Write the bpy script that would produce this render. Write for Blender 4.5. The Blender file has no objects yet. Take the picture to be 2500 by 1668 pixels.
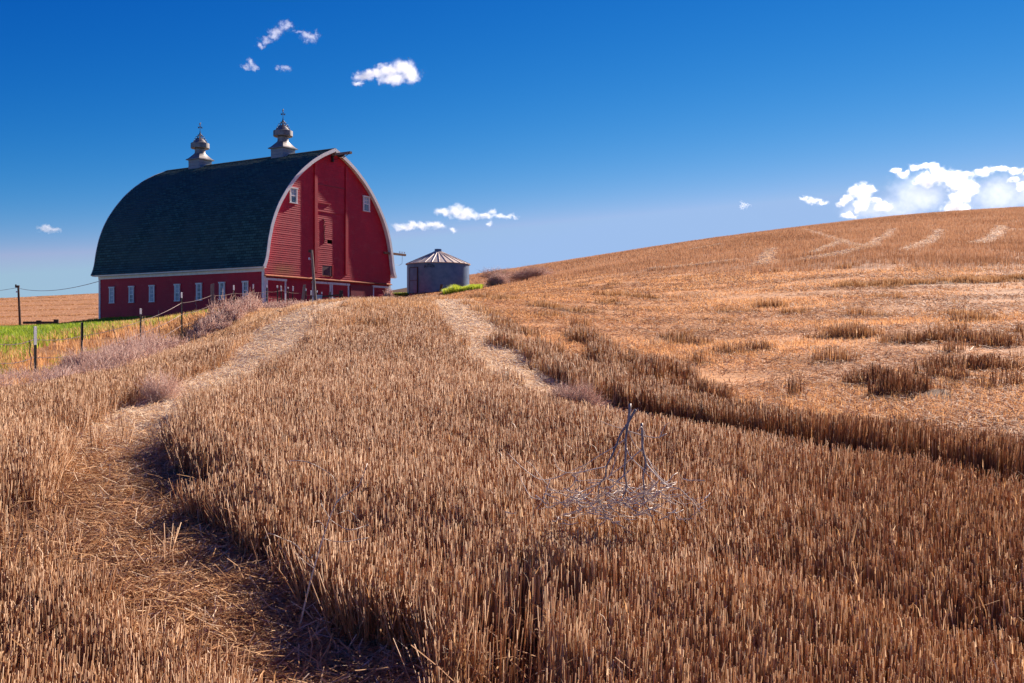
import bpy, bmesh, math, random
import numpy as np
from mathutils import Vector, Matrix
R = math.radians
rng = np.random.default_rng(7)
random.seed(7)
scene = bpy.context.scene

# ------------------------------------------------------------------ camera, sky, sun, exposure
F, CX, CY = 2500.0, 1250.0, 834.0          # photo pixels; the eye is the world origin and looks level along +Y
cam_d = bpy.data.cameras.new("camera"); cam = bpy.data.objects.new("camera", cam_d)
scene.collection.objects.link(cam)
cam_d.sensor_width = 36; cam_d.lens = 36; cam_d.clip_start = 0.05; cam_d.clip_end = 30000
cam.location = (0, 0, 0); cam.rotation_euler = (R(90), 0, 0)
scene.camera = cam
SUN_AZ, SUN_EL = 36.3, 29.0                # azimuth measured to the right of straight ahead
to_sun = Vector((math.sin(R(SUN_AZ))*math.cos(R(SUN_EL)), math.cos(R(SUN_AZ))*math.cos(R(SUN_EL)), math.sin(R(SUN_EL))))
sd = bpy.data.lights.new("sun", 'SUN'); sun = bpy.data.objects.new("sun", sd); scene.collection.objects.link(sun)
sd.energy = 5.0; sd.angle = R(0.5); sd.color = (1.0, 0.87, 0.75)
sun.rotation_euler = to_sun.to_track_quat('Z', 'Y').to_euler(); sun.location = (40, 40, 60)
world = bpy.data.worlds.new("World"); scene.world = world; world.use_nodes = True
wn = world.node_tree; wn.nodes.clear()
sky = wn.nodes.new('ShaderNodeTexSky'); sky.sky_type = 'NISHITA'; sky.sun_disc = False
sky.sun_elevation = R(SUN_EL); sky.sun_rotation = R(SUN_AZ)
sky.altitude = 2000; sky.air_density = 1.0; sky.dust_density = 0.0; sky.ozone_density = 5.0
# the polarised, deeply blue sky of the photograph: the same sky with its red and green thinned
sep = wn.nodes.new('ShaderNodeSeparateColor'); cmb = wn.nodes.new('ShaderNodeCombineColor'); wn.links.new(sky.outputs[0], sep.inputs[0])
for i, (p, k, top) in enumerate(((4.65, 0.0164, 3.1), (1.74, 0.228, 4.7), (0.84, 1.162, 7.6))):
    mp = wn.nodes.new('ShaderNodeMath'); mp.operation = 'POWER'; mp.inputs[1].default_value = p
    mm = wn.nodes.new('ShaderNodeMath'); mm.operation = 'MULTIPLY'; mm.inputs[1].default_value = k
    wn.links.new(sep.outputs[i], mp.inputs[0]); mn = wn.nodes.new('ShaderNodeMath'); mn.operation = 'MINIMUM'; mn.inputs[1].default_value = top      # the pale horizon stays pale blue all round
    wn.links.new(mp.outputs[0], mm.inputs[0]); wn.links.new(mm.outputs[0], mn.inputs[0]); wn.links.new(mn.outputs[0], cmb.inputs[i])
bg = wn.nodes.new('ShaderNodeBackground'); bg.inputs[1].default_value = 0.05
wo = wn.nodes.new('ShaderNodeOutputWorld')
wn.links.new(cmb.outputs[0], bg.inputs[0]); wn.links.new(bg.outputs[0], wo.inputs[0])
scene.view_settings.view_transform = 'Standard'; scene.view_settings.look = 'None'
scene.view_settings.exposure = 1.15; scene.view_settings.gamma = 1.0
cy = scene.cycles
cy.max_bounces = 12; cy.diffuse_bounces = 3; cy.glossy_bounces = 2; cy.transmission_bounces = 4
cy.volume_bounces = 6; cy.transparent_max_bounces = 12
cy.use_denoising = True; cy.denoiser = 'OPENIMAGEDENOISE'; cy.denoising_prefilter = 'ACCURATE'; cy.denoising_input_passes = 'RGB_ALBEDO_NORMAL'

# ------------------------------------------------------------------ helpers
COL = scene.collection
def P(px, py, Y): return Vector(((px-CX)/F*Y, Y, (CY-py)/F*Y))
def tag(o, label=None, cat=None, group=None, kind=None):
    if label: o['label'] = label
    if cat: o['category'] = cat
    if group: o['group'] = group
    if kind: o['kind'] = kind
    return o
def empty(name, loc=(0, 0, 0), rz=0, label=None, cat=None, group=None):
    o = bpy.data.objects.new(name, None); COL.objects.link(o)
    o.location = loc; o.rotation_euler = (0, 0, rz); o.empty_display_size = 0.2
    return tag(o, label, cat, group)
def link(name, me, m=None, parent=None, loc=None):
    o = bpy.data.objects.new(name, me); COL.objects.link(o)
    if m: me.materials.append(m)
    if parent: o.parent = parent
    if loc is not None: o.location = loc
    return o
class MB:
    """collects polygons and links them as ONE mesh object"""
    def __init__(s): s.v = []; s.f = []
    def add(s, vs, fs):
        n = len(s.v); s.v += [tuple(p) for p in vs]; s.f += [tuple(i+n for i in f) for f in fs]
    def box(s, x0, x1, y0, y1, z0, z1):
        s.add([(x, y, z) for z in (z0, z1) for y in (y0, y1) for x in (x0, x1)],
              [(0, 2, 3, 1), (4, 5, 7, 6), (0, 1, 5, 4), (2, 6, 7, 3), (0, 4, 6, 2), (1, 3, 7, 5)])
    def tube(s, pts, rads, n=6, cap=True):
        pts = [Vector(p) for p in pts]
        if not hasattr(rads, '__len__'): rads = [rads]*len(pts)
        rings = []
        for i, p in enumerate(pts):
            t = (pts[min(i+1, len(pts)-1)] - pts[max(i-1, 0)]).normalized()
            a = t.cross(Vector((0.31, 0.92, 0.2)));
            if a.length < 1e-3: a = t.cross(Vector((1, 0, 0)))
            a.normalize(); b = t.cross(a)
            rings.append([p + (a*math.cos(2*math.pi*k/n) + b*math.sin(2*math.pi*k/n))*rads[i] for k in range(n)])
        vs = [q for r in rings for q in r]; fs = []
        for i in range(len(pts)-1):
            for k in range(n):
                fs.append((i*n+k, i*n+(k+1) % n, (i+1)*n+(k+1) % n, (i+1)*n+k))
        if cap: fs.append(tuple(range(n-1, -1, -1))); fs.append(tuple((len(pts)-1)*n+k for k in range(n)))
        s.add(vs, fs)
    def lathe(s, prof, n=32, c=(0, 0)):
        vs = []; fs = []
        for r, z in prof:
            for k in range(n):
                a = 2*math.pi*k/n; vs.append((c[0]+r*math.cos(a), c[1]+r*math.sin(a), z))
        for i in range(len(prof)-1):
            for k in range(n):
                fs.append((i*n+k, i*n+(k+1) % n, (i+1)*n+(k+1) % n, (i+1)*n+k))
        s.add(vs, fs)
    def build(s, name, m, parent=None, smooth=False, loc=None):
        me = bpy.data.meshes.new(name); me.from_pydata(s.v, [], s.f); me.update()
        if smooth:
            for p in me.polygons: p.use_smooth = True
        return link(name, me, m, parent, loc)

def fast_mesh(name, verts, tris=None, quads=None, tone=None, col=None):
    me = bpy.data.meshes.new(name)
    me.vertices.add(len(verts)); me.vertices.foreach_set('co', np.ascontiguousarray(verts, dtype=np.float32).ravel())
    parts = []; st = []
    n = 0
    if quads is not None and len(quads):
        parts.append(quads.ravel()); st.append(np.arange(len(quads))*4); n = len(quads)*4
    if tris is not None and len(tris):
        parts.append(tris.ravel()); st.append(n+np.arange(len(tris))*3)
    lv = np.concatenate(parts).astype(np.int32); ls = np.concatenate(st).astype(np.int32)
    me.loops.add(len(lv)); me.loops.foreach_set('vertex_index', lv)
    me.polygons.add(len(ls)); me.polygons.foreach_set('loop_start', ls)
    if tone is not None:
        a = me.attributes.new('tone', 'FLOAT', 'POINT'); a.data.foreach_set('value', np.ascontiguousarray(tone, dtype=np.float32))
    if col is not None:
        a = me.attributes.new('col', 'FLOAT_COLOR', 'POINT')
        c4 = np.ones((len(col), 4), np.float32); c4[:, :3] = col; a.data.foreach_set('color', c4.ravel())
    me.update(calc_edges=True); me.validate()
    return me

def sticks(P0, P1, r0, r1, tone, sides=3):
    """tapered prisms from P0 to P1: returns verts, quads, tris, tone"""
    N = len(P0); T = P1-P0; T /= np.linalg.norm(T, axis=1, keepdims=True)+1e-9
    ref = np.where(np.abs(T[:, 2:3]) > 0.8, np.array([[1., 0, 0]]), np.array([[0., 0, 1.]]))
    A = np.cross(T, ref); A /= np.linalg.norm(A, axis=1, keepdims=True)+1e-9; B = np.cross(T, A)
    ph = rng.uniform(0, 6.28, N)
    V = np.zeros((N, 2*sides, 3))
    for k in range(sides):
        c = np.cos(ph+2*math.pi*k/sides)[:, None]; s_ = np.sin(ph+2*math.pi*k/sides)[:, None]
        V[:, k] = P0+(A*c+B*s_)*r0[:, None]; V[:, sides+k] = P1+(A*c+B*s_)*r1[:, None]
    base = (np.arange(N)*2*sides)[:, None]
    Q = np.concatenate([base+np.array([[k, (k+1) % sides, sides+(k+1) % sides, sides+k]]) for k in range(sides)])
    Tt = base+np.array([[sides, sides+1, sides+2]]) if sides == 3 else None
    return V.reshape(-1, 3), Q, Tt, np.repeat(tone, 2*sides)

def blades(Pb, ang, H, W, bend, tone):
    """curved tapered blades, 5 verts each"""
    N = len(Pb); d = np.stack([np.cos(ang), np.sin(ang), 0*ang], 1); w = np.stack([-np.sin(ang), np.cos(ang), 0*ang], 1)
    V = np.zeros((N, 5, 3))
    mid = Pb+d*(bend*H*0.3)[:, None]; mid[:, 2] += H*0.6
    tip = Pb+d*(bend*H)[:, None]; tip[:, 2] += H
    V[:, 0] = Pb-w*W[:, None]; V[:, 1] = Pb+w*W[:, None]; V[:, 2] = mid-w*W[:, None]*0.7; V[:, 3] = mid+w*W[:, None]*0.7; V[:, 4] = tip
    b = (np.arange(N)*5)[:, None]
    Q = b+np.array([[0, 1, 3, 2]]); T = b+np.array([[2, 3, 4]])
    return V.reshape(-1, 3), Q, T, np.repeat(tone, 5)

def merge(parts):
    vs, qs, ts, tn = [], [], [], []; n = 0
    for V, Q, T, t in parts:
        vs.append(V); tn.append(t)
        if Q is not None: qs.append(Q+n)
        if T is not None: ts.append(T+n)
        n += len(V)
    return np.concatenate(vs), (np.concatenate(qs) if qs else None), (np.concatenate(ts) if ts else None), np.concatenate(tn)
def stuff(name, parts, m, label, cat, kind='stuff'):
    V, Q, T, t = merge(parts)
    o = link(name, fast_mesh(name, V, T, Q, t), m)
    return tag(o, label, cat, None, kind)

def hash2(i, j, s):
    h = (i*374761393+j*668265263+s*974634533) & 0xffffffff
    h = ((h ^ (h >> 13))*1274126177) & 0xffffffff
    return ((h ^ (h >> 16)) & 0xffff)/65535.0
def vnoise(x, y, s=0):
    xi = np.floor(x).astype(np.int64); yi = np.floor(y).astype(np.int64); fx = x-xi; fy = y-yi
    fx = fx*fx*(3-2*fx); fy = fy*fy*(3-2*fy)
    a = hash2(xi, yi, s); b = hash2(xi+1, yi, s); c = hash2(xi, yi+1, s); d = hash2(xi+1, yi+1, s)
    return (a*(1-fx)+b*fx)*(1-fy)+(c*(1-fx)+d*fx)*fy
def fbm(x, y, s=0, o=3):
    t = 0; a = 0.5; n = 0
    for k in range(o): t = t+a*vnoise(x*2**k, y*2**k, s+k*17); n += a; a *= 0.5
    return t/n
def sstep(a, b, x): t = np.clip((x-a)/(b-a), 0, 1); return t*t*(3-2*t)

# ------------------------------------------------------------------ materials
def mat(name, base=(0.5, 0.5, 0.5), rough=0.7, metal=0.0, spec=0.3):
    m = bpy.data.materials.new(name); m.use_nodes = True; nt = m.node_tree; b = nt.nodes['Principled BSDF']
    b.inputs['Base Color'].default_value = (*base, 1); b.inputs['Roughness'].default_value = rough
    b.inputs['Metallic'].default_value = metal; b.inputs['Specular IOR Level'].default_value = spec
    return m, nt, b
def N(nt, t, **kw):
    n = nt.nodes.new(t)
    for k, v in kw.items():
        if k in n.inputs: n.inputs[k].default_value = v
        else: setattr(n, k, v)
    return n
def ramp(nt, fac, stops):
    r = nt.nodes.new('ShaderNodeValToRGB'); e = r.color_ramp.elements
    while len(e) < len(stops): e.new(0.5)
    for i, (p, c) in enumerate(stops): e[i].position = p; e[i].color = (*c, 1)
    nt.links.new(fac, r.inputs[0]); return r.outputs[0]
def noise(nt, scale, detail=4, rough=0.6, co='Object', stretch=None, dist=0.0):
    tc = nt.nodes.new('ShaderNodeTexCoord'); src = tc.outputs[co]
    if stretch:
        mp = nt.nodes.new('ShaderNodeMapping'); mp.inputs['Scale'].default_value = stretch
        nt.links.new(src, mp.inputs[0]); src = mp.outputs[0]
    n = N(nt, 'ShaderNodeTexNoise', Scale=scale, Detail=detail, Roughness=rough, Distortion=dist)
    nt.links.new(src, n.inputs['Vector']); return n.outputs['Fac']
def mix(nt, fac, a, b, blend='MIX'):
    n = nt.nodes.new('ShaderNodeMix'); n.data_type = 'RGBA'; n.blend_type = blend
    for s, v in ((0, fac), (6, a), (7, b)):
        if hasattr(v, 'is_linked') or hasattr(v, 'links'): nt.links.new(v, n.inputs[s])
        elif s == 0: n.inputs[0].default_value = v
        else: n.inputs[s].default_value = (*v, 1)
    return n.outputs[2]
def bump(nt, b, h, strength=0.3, dist=0.02):
    bn = N(nt, 'ShaderNodeBump', Strength=strength, Distance=dist)
    nt.links.new(h, bn.inputs['Height']); nt.links.new(bn.outputs[0], b.inputs['Normal'])

def varied(name, c0, c1, scale, rough=0.75, spec=0.25, metal=0.0, stretch=None, bmp=0.0, lo=0.35, hi=0.65):
    m, nt, b = mat(name, c0, rough, metal, spec)
    f = noise(nt, scale, 5, 0.65, 'Object', stretch)
    nt.links.new(ramp(nt, f, [(lo, c0), (hi, c1)]), b.inputs['Base Color'])
    if bmp: bump(nt, b, f, bmp, 0.02)
    return m

def straw_mat(name, stops, trans=0.25, rough=0.5, spec=0.3):
    """plant matter coloured stem by stem through the 'tone' attribute, letting some light through"""
    m, nt, b = mat(name, stops[0][1], rough, 0, spec)
    at = N(nt, 'ShaderNodeAttribute', attribute_name='tone')
    c = ramp(nt, at.outputs['Fac'], stops)
    nt.links.new(c, b.inputs['Base Color'])
    tr = nt.nodes.new('ShaderNodeBsdfTranslucent'); nt.links.new(c, tr.inputs['Color'])
    mx = N(nt, 'ShaderNodeMixShader'); mx.inputs[0].default_value = trans
    nt.links.new(b.outputs[0], mx.inputs[1]); nt.links.new(tr.outputs[0], mx.inputs[2])
    nt.links.new(mx.outputs[0], nt.nodes['Material Output'].inputs['Surface'])
    return m
M = {}
M['stubble'] = straw_mat('stubble', [(0.0, (0.10, 0.042, 0.018)), (0.3, (0.35, 0.158, 0.058)), (0.65, (0.60, 0.325, 0.140)), (1.0, (0.83, 0.59, 0.37))], 0.42, 0.5, 0.35)
M['litter'] = straw_mat('straw_litter', [(0.0, (0.20, 0.08, 0.038)), (0.4, (0.52, 0.27, 0.12)), (0.75, (0.74, 0.46, 0.24)), (1.0, (0.92, 0.75, 0.55))], 0.3, 0.7, 0.12)
M['dry_grass'] = straw_mat('dry_grass', [(0.0, (0.40, 0.17, 0.065)), (0.5, (0.68, 0.35, 0.145)), (1.0, (0.84, 0.54, 0.27))], 0.5, 0.55, 0.25)
M['hill_stubble'] = straw_mat('hill_stubble', [(0.0, (0.13, 0.058, 0.028)), (0.5, (0.52, 0.27, 0.135)), (1.0, (0.70, 0.43, 0.25))], 0.3, 0.6, 0.2)
M['weed'] = straw_mat('dry_weed', [(0.0, (0.34, 0.19, 0.14)), (0.5, (0.70, 0.47, 0.38)), (1.0, (0.88, 0.70, 0.60))], 0.42, 0.6, 0.2)
M['green'] = straw_mat('green_grass', [(0.0, (0.10, 0.20, 0.012)), (0.5, (0.27, 0.37, 0.03)), (1.0, (0.55, 0.58, 0.06))], 0.55, 0.5, 0.3)
M['branch'] = varied('grey_branch', (0.52, 0.41, 0.33), (0.76, 0.64, 0.54), 60, 0.55, 0.35)
M['stem'] = varied('dark_grey_stem', (0.22, 0.17, 0.14), (0.44, 0.36, 0.30), 40, 0.55, 0.35)
M['white'] = varied('white_paint', (0.86, 0.86, 0.86), (0.74, 0.73, 0.71), 3.0, 0.6, 0.3)
M['white_worn'] = varied('worn_white_paint', (0.84, 0.83, 0.82), (0.50, 0.44, 0.42), 7.0, 0.7, 0.2, 0, (1, 1, 0.5), 0.1, 0.5, 0.75)
M['galv'] = varied('galvanised_steel', (0.05, 0.125, 0.255), (0.10, 0.185, 0.33), 2.2, 0.45, 0.5, 0.0)  # blue of the reflected sky put into the base colour
M['bin_roof'] = varied('weathered_roof_sheet', (0.56, 0.43, 0.34), (0.74, 0.62, 0.53), 1.6, 0.6, 0.4, 0.0)
M['grey_board'] = varied('shade_toned_board', (0.26, 0.29, 0.34), (0.34, 0.36, 0.40), 3, 0.7, 0.25)  # blue-grey of the shaded ventilator base put into the colour
M['galv_warm'] = varied('weathered_galvanised_steel', (0.17, 0.158, 0.158), (0.33, 0.305, 0.295), 3.0, 0.5, 0.4, 0.3)
M['iron'] = varied('dark_iron', (0.035, 0.025, 0.025), (0.08, 0.045, 0.035), 12, 0.6, 0.3, 0.3)
M['wood'] = varied('weathered_wood', (0.17, 0.135, 0.115), (0.32, 0.265, 0.23), 5, 0.85, 0.15, 0, (6, 6, 0.5), 0.3)
M['dark_wood'] = varied('dark_wood', (0.045, 0.033, 0.03), (0.11, 0.08, 0.065), 5, 0.85, 0.15, 0, (6, 6, 0.5), 0.3)
M['brown_wood'] = varied('reddish_wood', (0.20, 0.10, 0.065), (0.32, 0.19, 0.12), 6, 0.8, 0.2, 0, None, 0.2)
M['post'] = varied('dark_green_steel', (0.018, 0.018, 0.02), (0.04, 0.037, 0.036), 20, 0.55, 0.35)
M['post_tip'] = varied('white_post_paint', (0.80, 0.80, 0.82), (0.66, 0.65, 0.66), 15, 0.6, 0.3)
M['wire'] = varied('rusty_wire', (0.16, 0.11, 0.10), (0.30, 0.22, 0.20), 30, 0.5, 0.4, 0.5)
M['cable'] = mat('grey_cable', (0.12, 0.13, 0.16), 0.5)[0]
M['blue'] = varied('light_blue_paint', (0.22, 0.38, 0.60), (0.34, 0.48, 0.66), 4, 0.55, 0.3)
M['dark'] = mat('dark_interior', (0.006, 0.005, 0.006), 0.9)[0]
M['lettering'] = varied('faded_black_paint', (0.004, 0.005, 0.008), (0.02, 0.025, 0.035), 9, 0.8)
M['insulator'] = mat('glass_insulator', (0.55, 0.60, 0.72), 0.2, 0, 0.5)[0]

def red_paint():
    m, nt, b = mat('red_barn_paint', (0.42, 0.02, 0.035), 0.55, 0, 0.3)
    f = noise(nt, 1.3, 6, 0.65, 'Object', (1, 1, 0.45)); g = noise(nt, 9, 4, 0.7, 'Object', (0.35, 0.35, 6))
    c = ramp(nt, f, [(0.3, (0.42, 0.008, 0.026)), (0.7, (0.56, 0.012, 0.037))])
    c = mix(nt, g, c, (0.30, 0.016, 0.026), 'MIX') if False else mix(nt, ramp(nt, g, [(0.4, (0, 0, 0)), (0.75, (0.55, 0.55, 0.55))]), c, (0.36, 0.018, 0.034))
    w = noise(nt, 2.2, 7, 0.75, 'Object', (0.5, 0.5, 1.3)); c = mix(nt, ramp(nt, w, [(0.52, (0, 0, 0)), (0.78, (0.75, 0.75, 0.75))]), c, (0.50, 0.075, 0.085))      # sun-faded paint
    nt.links.new(c, b.inputs['Base Color']); bump(nt, b, g, 0.15, 0.01)
    return m, nt, b, c
M['red'] = red_paint()[0]
M['red'].name = 'red_barn_paint'
def red_stained():
    """gable siding: the same paint with an ochre lichen stain low on its left side"""
    m, nt, b, c = red_paint(); m.name = 'red_gable_paint'
    tc = nt.nodes.new('ShaderNodeTexCoord'); sx = nt.nodes.new('ShaderNodeSeparateXYZ'); nt.links.new(tc.outputs['Object'], sx.inputs[0])
    def hump(out, c0, w):
        a = N(nt, 'ShaderNodeMath', operation='SUBTRACT'); nt.links.new(out, a.inputs[0]); a.inputs[1].default_value = c0
        d = N(nt, 'ShaderNodeMath', operation='ABSOLUTE'); nt.links.new(a.outputs[0], d.inputs[0])
        e = N(nt, 'ShaderNodeMapRange'); nt.links.new(d.outputs[0], e.inputs[0]); e.inputs[1].default_value = w; e.inputs[2].default_value = w*0.2
        e.inputs[3].default_value = 0; e.inputs[4].default_value = 1; return e.outputs[0]
    p = N(nt, 'ShaderNodeMath', operation='MULTIPLY'); nt.links.new(hump(sx.outputs['X'], 1.55, 1.3), p.inputs[0]); nt.links.new(hump(sx.outputs['Z'], 2.75, 0.55), p.inputs[1])
    q = N(nt, 'ShaderNodeMath', operation='MULTIPLY'); nt.links.new(p.outputs[0], q.inputs[0]); nt.links.new(noise(nt, 2.6, 5, 0.7), q.inputs[1])
    nt.links.new(mix(nt, q.outputs[0], c, (0.36, 0.15, 0.02)), b.inputs['Base Color'])
    return m
M['red_gable'] = red_stained()
M['rust'] = varied('rusty_flashing', (0.42, 0.13, 0.035), (0.25, 0.05, 0.035), 4, 0.7, 0.3, 0, (1, 1, 3))
M['pink_door'] = varied('faded_red_paint', (0.33, 0.035, 0.05), (0.26, 0.05, 0.06), 2.2, 0.65, 0.25)
M['dull_door'] = varied('dull_purple_brown_board', (0.16, 0.075, 0.085), (0.11, 0.05, 0.06), 3, 0.7)
def shingle_mat():
    m, nt, b = mat('dark_shingle', (0.02, 0.035, 0.05), 0.75, 0, 0.25)
    uv = nt.nodes.new('ShaderNodeUVMap'); br = nt.nodes.new('ShaderNodeTexBrick'); nt.links.new(uv.outputs[0], br.inputs['Vector'])
    br.inputs['Scale'].default_value = 1; br.inputs['Brick Width'].default_value = 0.33; br.inputs['Row Height'].default_value = 0.17
    br.inputs['Mortar Size'].default_value = 0.012; br.inputs['Color1'].default_value = (0.024, 0.074, 0.074, 1); br.inputs['Color2'].default_value = (0.056, 0.150, 0.142, 1)
    br.inputs['Mortar'].default_value = (0.005, 0.009, 0.012, 1); br.inputs['Bias'].default_value = -0.1
    f = noise(nt, 0.35, 5, 0.6)
    nt.links.new(mix(nt, ramp(nt, f, [(0.4, (0, 0, 0)), (0.65, (0.7, 0.7, 0.7))]), br.outputs[0], (0.05, 0.095, 0.095)), b.inputs['Base Color'])
    g = noise(nt, 40, 3); bump(nt, b, g, 0.2, 0.01)
    return m
M['shingle'] = shingle_mat()
def pane_mat(name, c, c2):
    m, nt, b = mat(name, c, 0.12, 0, 0.6); f = noise(nt, 3.5, 3, 0.5)
    nt.links.new(ramp(nt, f, [(0.4, c), (0.6, c2)]), b.inputs['Base Color']); return m
M['pane'] = pane_mat('window_pane', (0.05, 0.10, 0.13), (0.16, 0.22, 0.28))
M['pane_pale'] = pane_mat('pale_pane', (0.42, 0.50, 0.58), (0.28, 0.36, 0.46))  # paler pane tint, mottled at random

# ------------------------------------------------------------------ the lie of the land
# (column, row, distance): the slope the ground shows at that distance; smoothed in (column, log distance)
G = []
for c in (-600, 0, 620, 1250, 1900, 2500, 3100): G += [(c, 2440, 2.0), (c, 1672, 3.4)]
G += [(0, 1320, 5.0), (0, 1052, 8.8), (0, 990, 13), (0, 956, 18), (90, 955, 22), (-400, 1052, 8.8), (-400, 970, 20), (-400, 890, 30), (-400, 812, 44), (-400, 812, 62), (-400, 806, 100), (-300, 735, 300), (-900, 1052, 8.8), (-900, 900, 30), (-900, 740, 300)]
G += [(1000, 1324, 5), (1000, 1112, 7), (1000, 993, 9.1), (1000, 924, 11.1), (1000, 875, 13.3), (1000, 834, 15.8), (1000, 786.6, 19.5), (1000, 746, 26), (1000, 741, 34), (1000, 742, 42), (1000, 739, 58), (1000, 722, 70), (1010, 716, 76), (1000, 714, 92), (1000, 705, 140), (1000, 735, 260)]
G += [(300, 1180, 6.0), (430, 1000, 9.2), (580, 940, 11.1), (645, 872, 14), (707, 800, 17.8), (763, 762, 22), (808, 744, 27), (800, 755, 36), (700, 765, 40), (600, 768, 43), (650, 765, 50), (644, 776, 58), (760, 772, 60), (243, 784.6, 65.8), (870, 756, 62), (430, 780, 62)]
G += [(0, 811, 42), (0, 817, 62), (0, 836, 32), (0, 872, 26.5), (0, 915, 23.5), (250, 800, 46), (250, 850, 31), (400, 792, 46), (250, 905, 25), (518, 771, 37), (444, 836, 33), (344, 880, 29), (210, 905, 26)]
G += [(0, 810, 100), (240, 798, 100), (0, 768, 170), (0, 729, 300), (240, 717, 300), (600, 712, 300)]
G += [(1150, 830, 15.8), (1150, 748, 24), (1100, 740, 30), (1150, 727, 36), (1150, 722, 45), (1150, 712, 60), (1150, 706, 74), (1150, 675, 110), (1150, 720, 260)]
G += [(1600, 1324, 5), (1600, 1125, 6.8), (1600, 1008, 9.2), (1600, 950, 11.5), (1600, 890, 14), (1600, 830, 17.5), (1600, 780, 22), (1600, 730, 30), (1600, 690, 40), (1600, 650, 57), (1600, 609, 95), (1600, 640, 200)]
G += [(1319, 652, 105), (2010, 553, 104), (1319, 690, 250)]
G += [(2200, 1324, 5), (2200, 1130, 7.0), (2200, 995, 9.5), (2200, 905, 12.5), (2200, 840, 15.5), (2200, 800, 19), (2200, 740, 25), (2200, 690, 32), (2200, 650, 39), (2200, 600, 54), (2200, 562, 75), (2200, 532, 105), (2200, 570, 220)]
G += [(2500, 1195, 6.7), (2500, 985, 9.5), (2500, 897, 12.5), (2500, 815, 17), (2500, 740, 24.5), (2500, 650, 38), (2500, 580, 62), (2500, 512, 108), (2500, 560, 220)]
G += [(3000, 1195, 6.7), (3000, 890, 12.5), (3000, 650, 38), (3000, 495, 110), (3000, 560, 230)]
for c in (-600, 0, 600, 1250, 1900, 2500, 3000): G += [(c, 800, 800)]
G = np.array(G, float)
gu = (G[:, 0]-CX)/F*2.2; gv = np.log(G[:, 2]); gs = (CY-G[:, 1])/F
def tps_k(d2): return 0.5*d2*np.log(d2+1e-12)
_n = len(G); _K = tps_k((gu[:, None]-gu[None])**2+(gv[:, None]-gv[None])**2)+np.eye(_n)*2e-3
_Pm = np.stack([np.ones(_n), gu, gv], 1)
_A = np.zeros((_n+3, _n+3)); _A[:_n, :_n] = _K; _A[:_n, _n:] = _Pm; _A[_n:, :_n] = _Pm.T
_w = np.linalg.solve(_A, np.concatenate([gs, np.zeros(3)]))
def slope(u, Y):
    u = np.atleast_1d(np.clip(u, -0.85, 0.85))*2.2; v = np.log(np.clip(Y, 2.0, 900)); v = np.broadcast_to(v, u.shape)
    out = np.empty(u.shape)
    for i in range(0, len(u), 40000):
        a = u[i:i+40000]; b = v[i:i+40000]
        out[i:i+40000] = tps_k((a[:, None]-gu)**2+(b[:, None]-gv)**2) @ _w[:_n]+_w[_n]+_w[_n+1]*a+_w[_n+2]*b
    return out
# lookup table so that dense plant matter can be placed quickly
TU = np.linspace(-0.85, 0.85, 341); TV = np.linspace(math.log(2.0), math.log(900), 420)
_uu, _vv = np.meshgrid(TU, TV, indexing='ij'); TS = slope(_uu.ravel(), np.exp(_vv.ravel())).reshape(_uu.shape)
def gz(X, Y):
    X = np.asarray(X, float); Y = np.asarray(Y, float); Yc = np.clip(Y, 2.0, 899)
    a = (np.clip(X/Yc, -0.8499, 0.8499)-TU[0])/(TU[1]-TU[0]); b = (np.log(Yc)-TV[0])/(TV[1]-TV[0])
    i = np.clip(np.floor(a).astype(int), 0, len(TU)-2); j = np.clip(np.floor(b).astype(int), 0, len(TV)-2); fa = a-i; fb = b-j
    s = (TS[i, j]*(1-fa)+TS[i+1, j]*fa)*(1-fb)+(TS[i, j+1]*(1-fa)+TS[i+1, j+1]*fa)*fb
    return s*Yc+(fbm(X*0.7, Y*0.7, 3, 3)-0.5)*0.10*np.clip(Yc/12, 0.35, 1)
def gz1(X, Y): return float(gz(np.array([X]), np.array([Y]))[0])
def hit(px, py, y0=2.2, y1=200):
    """where the ray through a photo pixel first meets the ground"""
    Ys = np.exp(np.linspace(math.log(y0), math.log(y1), 900)); s = gz((px-CX)/F*Ys, Ys)/Ys; t = (CY-py)/F
    k = np.nonzero(s >= t)[0]; Y = Ys[k[0]] if len(k) else Ys[np.argmax(s)]
    return np.array([(px-CX)/F*Y, Y])
def line(pts, **k): return np.array([hit(*p, **k) for p in pts])
def smooth(pl, n=4):
    pl = np.asarray(pl, float); out = []
    for i in range(len(pl)-1):
        p0, p1, p2, p3 = pl[max(i-1, 0)], pl[i], pl[i+1], pl[min(i+2, len(pl)-1)]
        for k in range(n):
            t = k/n; out.append(0.5*((2*p1)+(p2-p0)*t+(2*p0-5*p1+4*p2-p3)*t*t+(3*p1-p0-3*p2+p3)*t**3))
    out.append(pl[-1]); return np.array(out)
def dist_line(X, Y, pl, signed=False):
    best = np.full(len(X), 1e9); sg = np.zeros(len(X))
    for (ax, ay), (bx, by) in zip(pl[:-1], pl[1:]):
        dx, dy = bx-ax, by-ay; L2 = dx*dx+dy*dy+1e-12
        t = np.clip(((X-ax)*dx+(Y-ay)*dy)/L2, 0, 1); ex = X-ax-t*dx; ey = Y-ay-t*dy; d = np.hypot(ex, ey)
        m = d < best; best[m] = d[m]; sg[m] = np.sign(dx*ey-dy*ex)[m]
    return best*sg if signed else best
def in_poly(px, py, poly):
    r = np.zeros(len(px), bool); n = len(poly)
    for i in range(n):
        x0, y0 = poly[i]; x1, y1 = poly[(i+1) % n]
        if y0 == y1: continue
        c = ((y0 > py) != (y1 > py)) & (px < (x1-x0)*(py-y0)/(y1-y0)+x0); r ^= c
    return r
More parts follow.
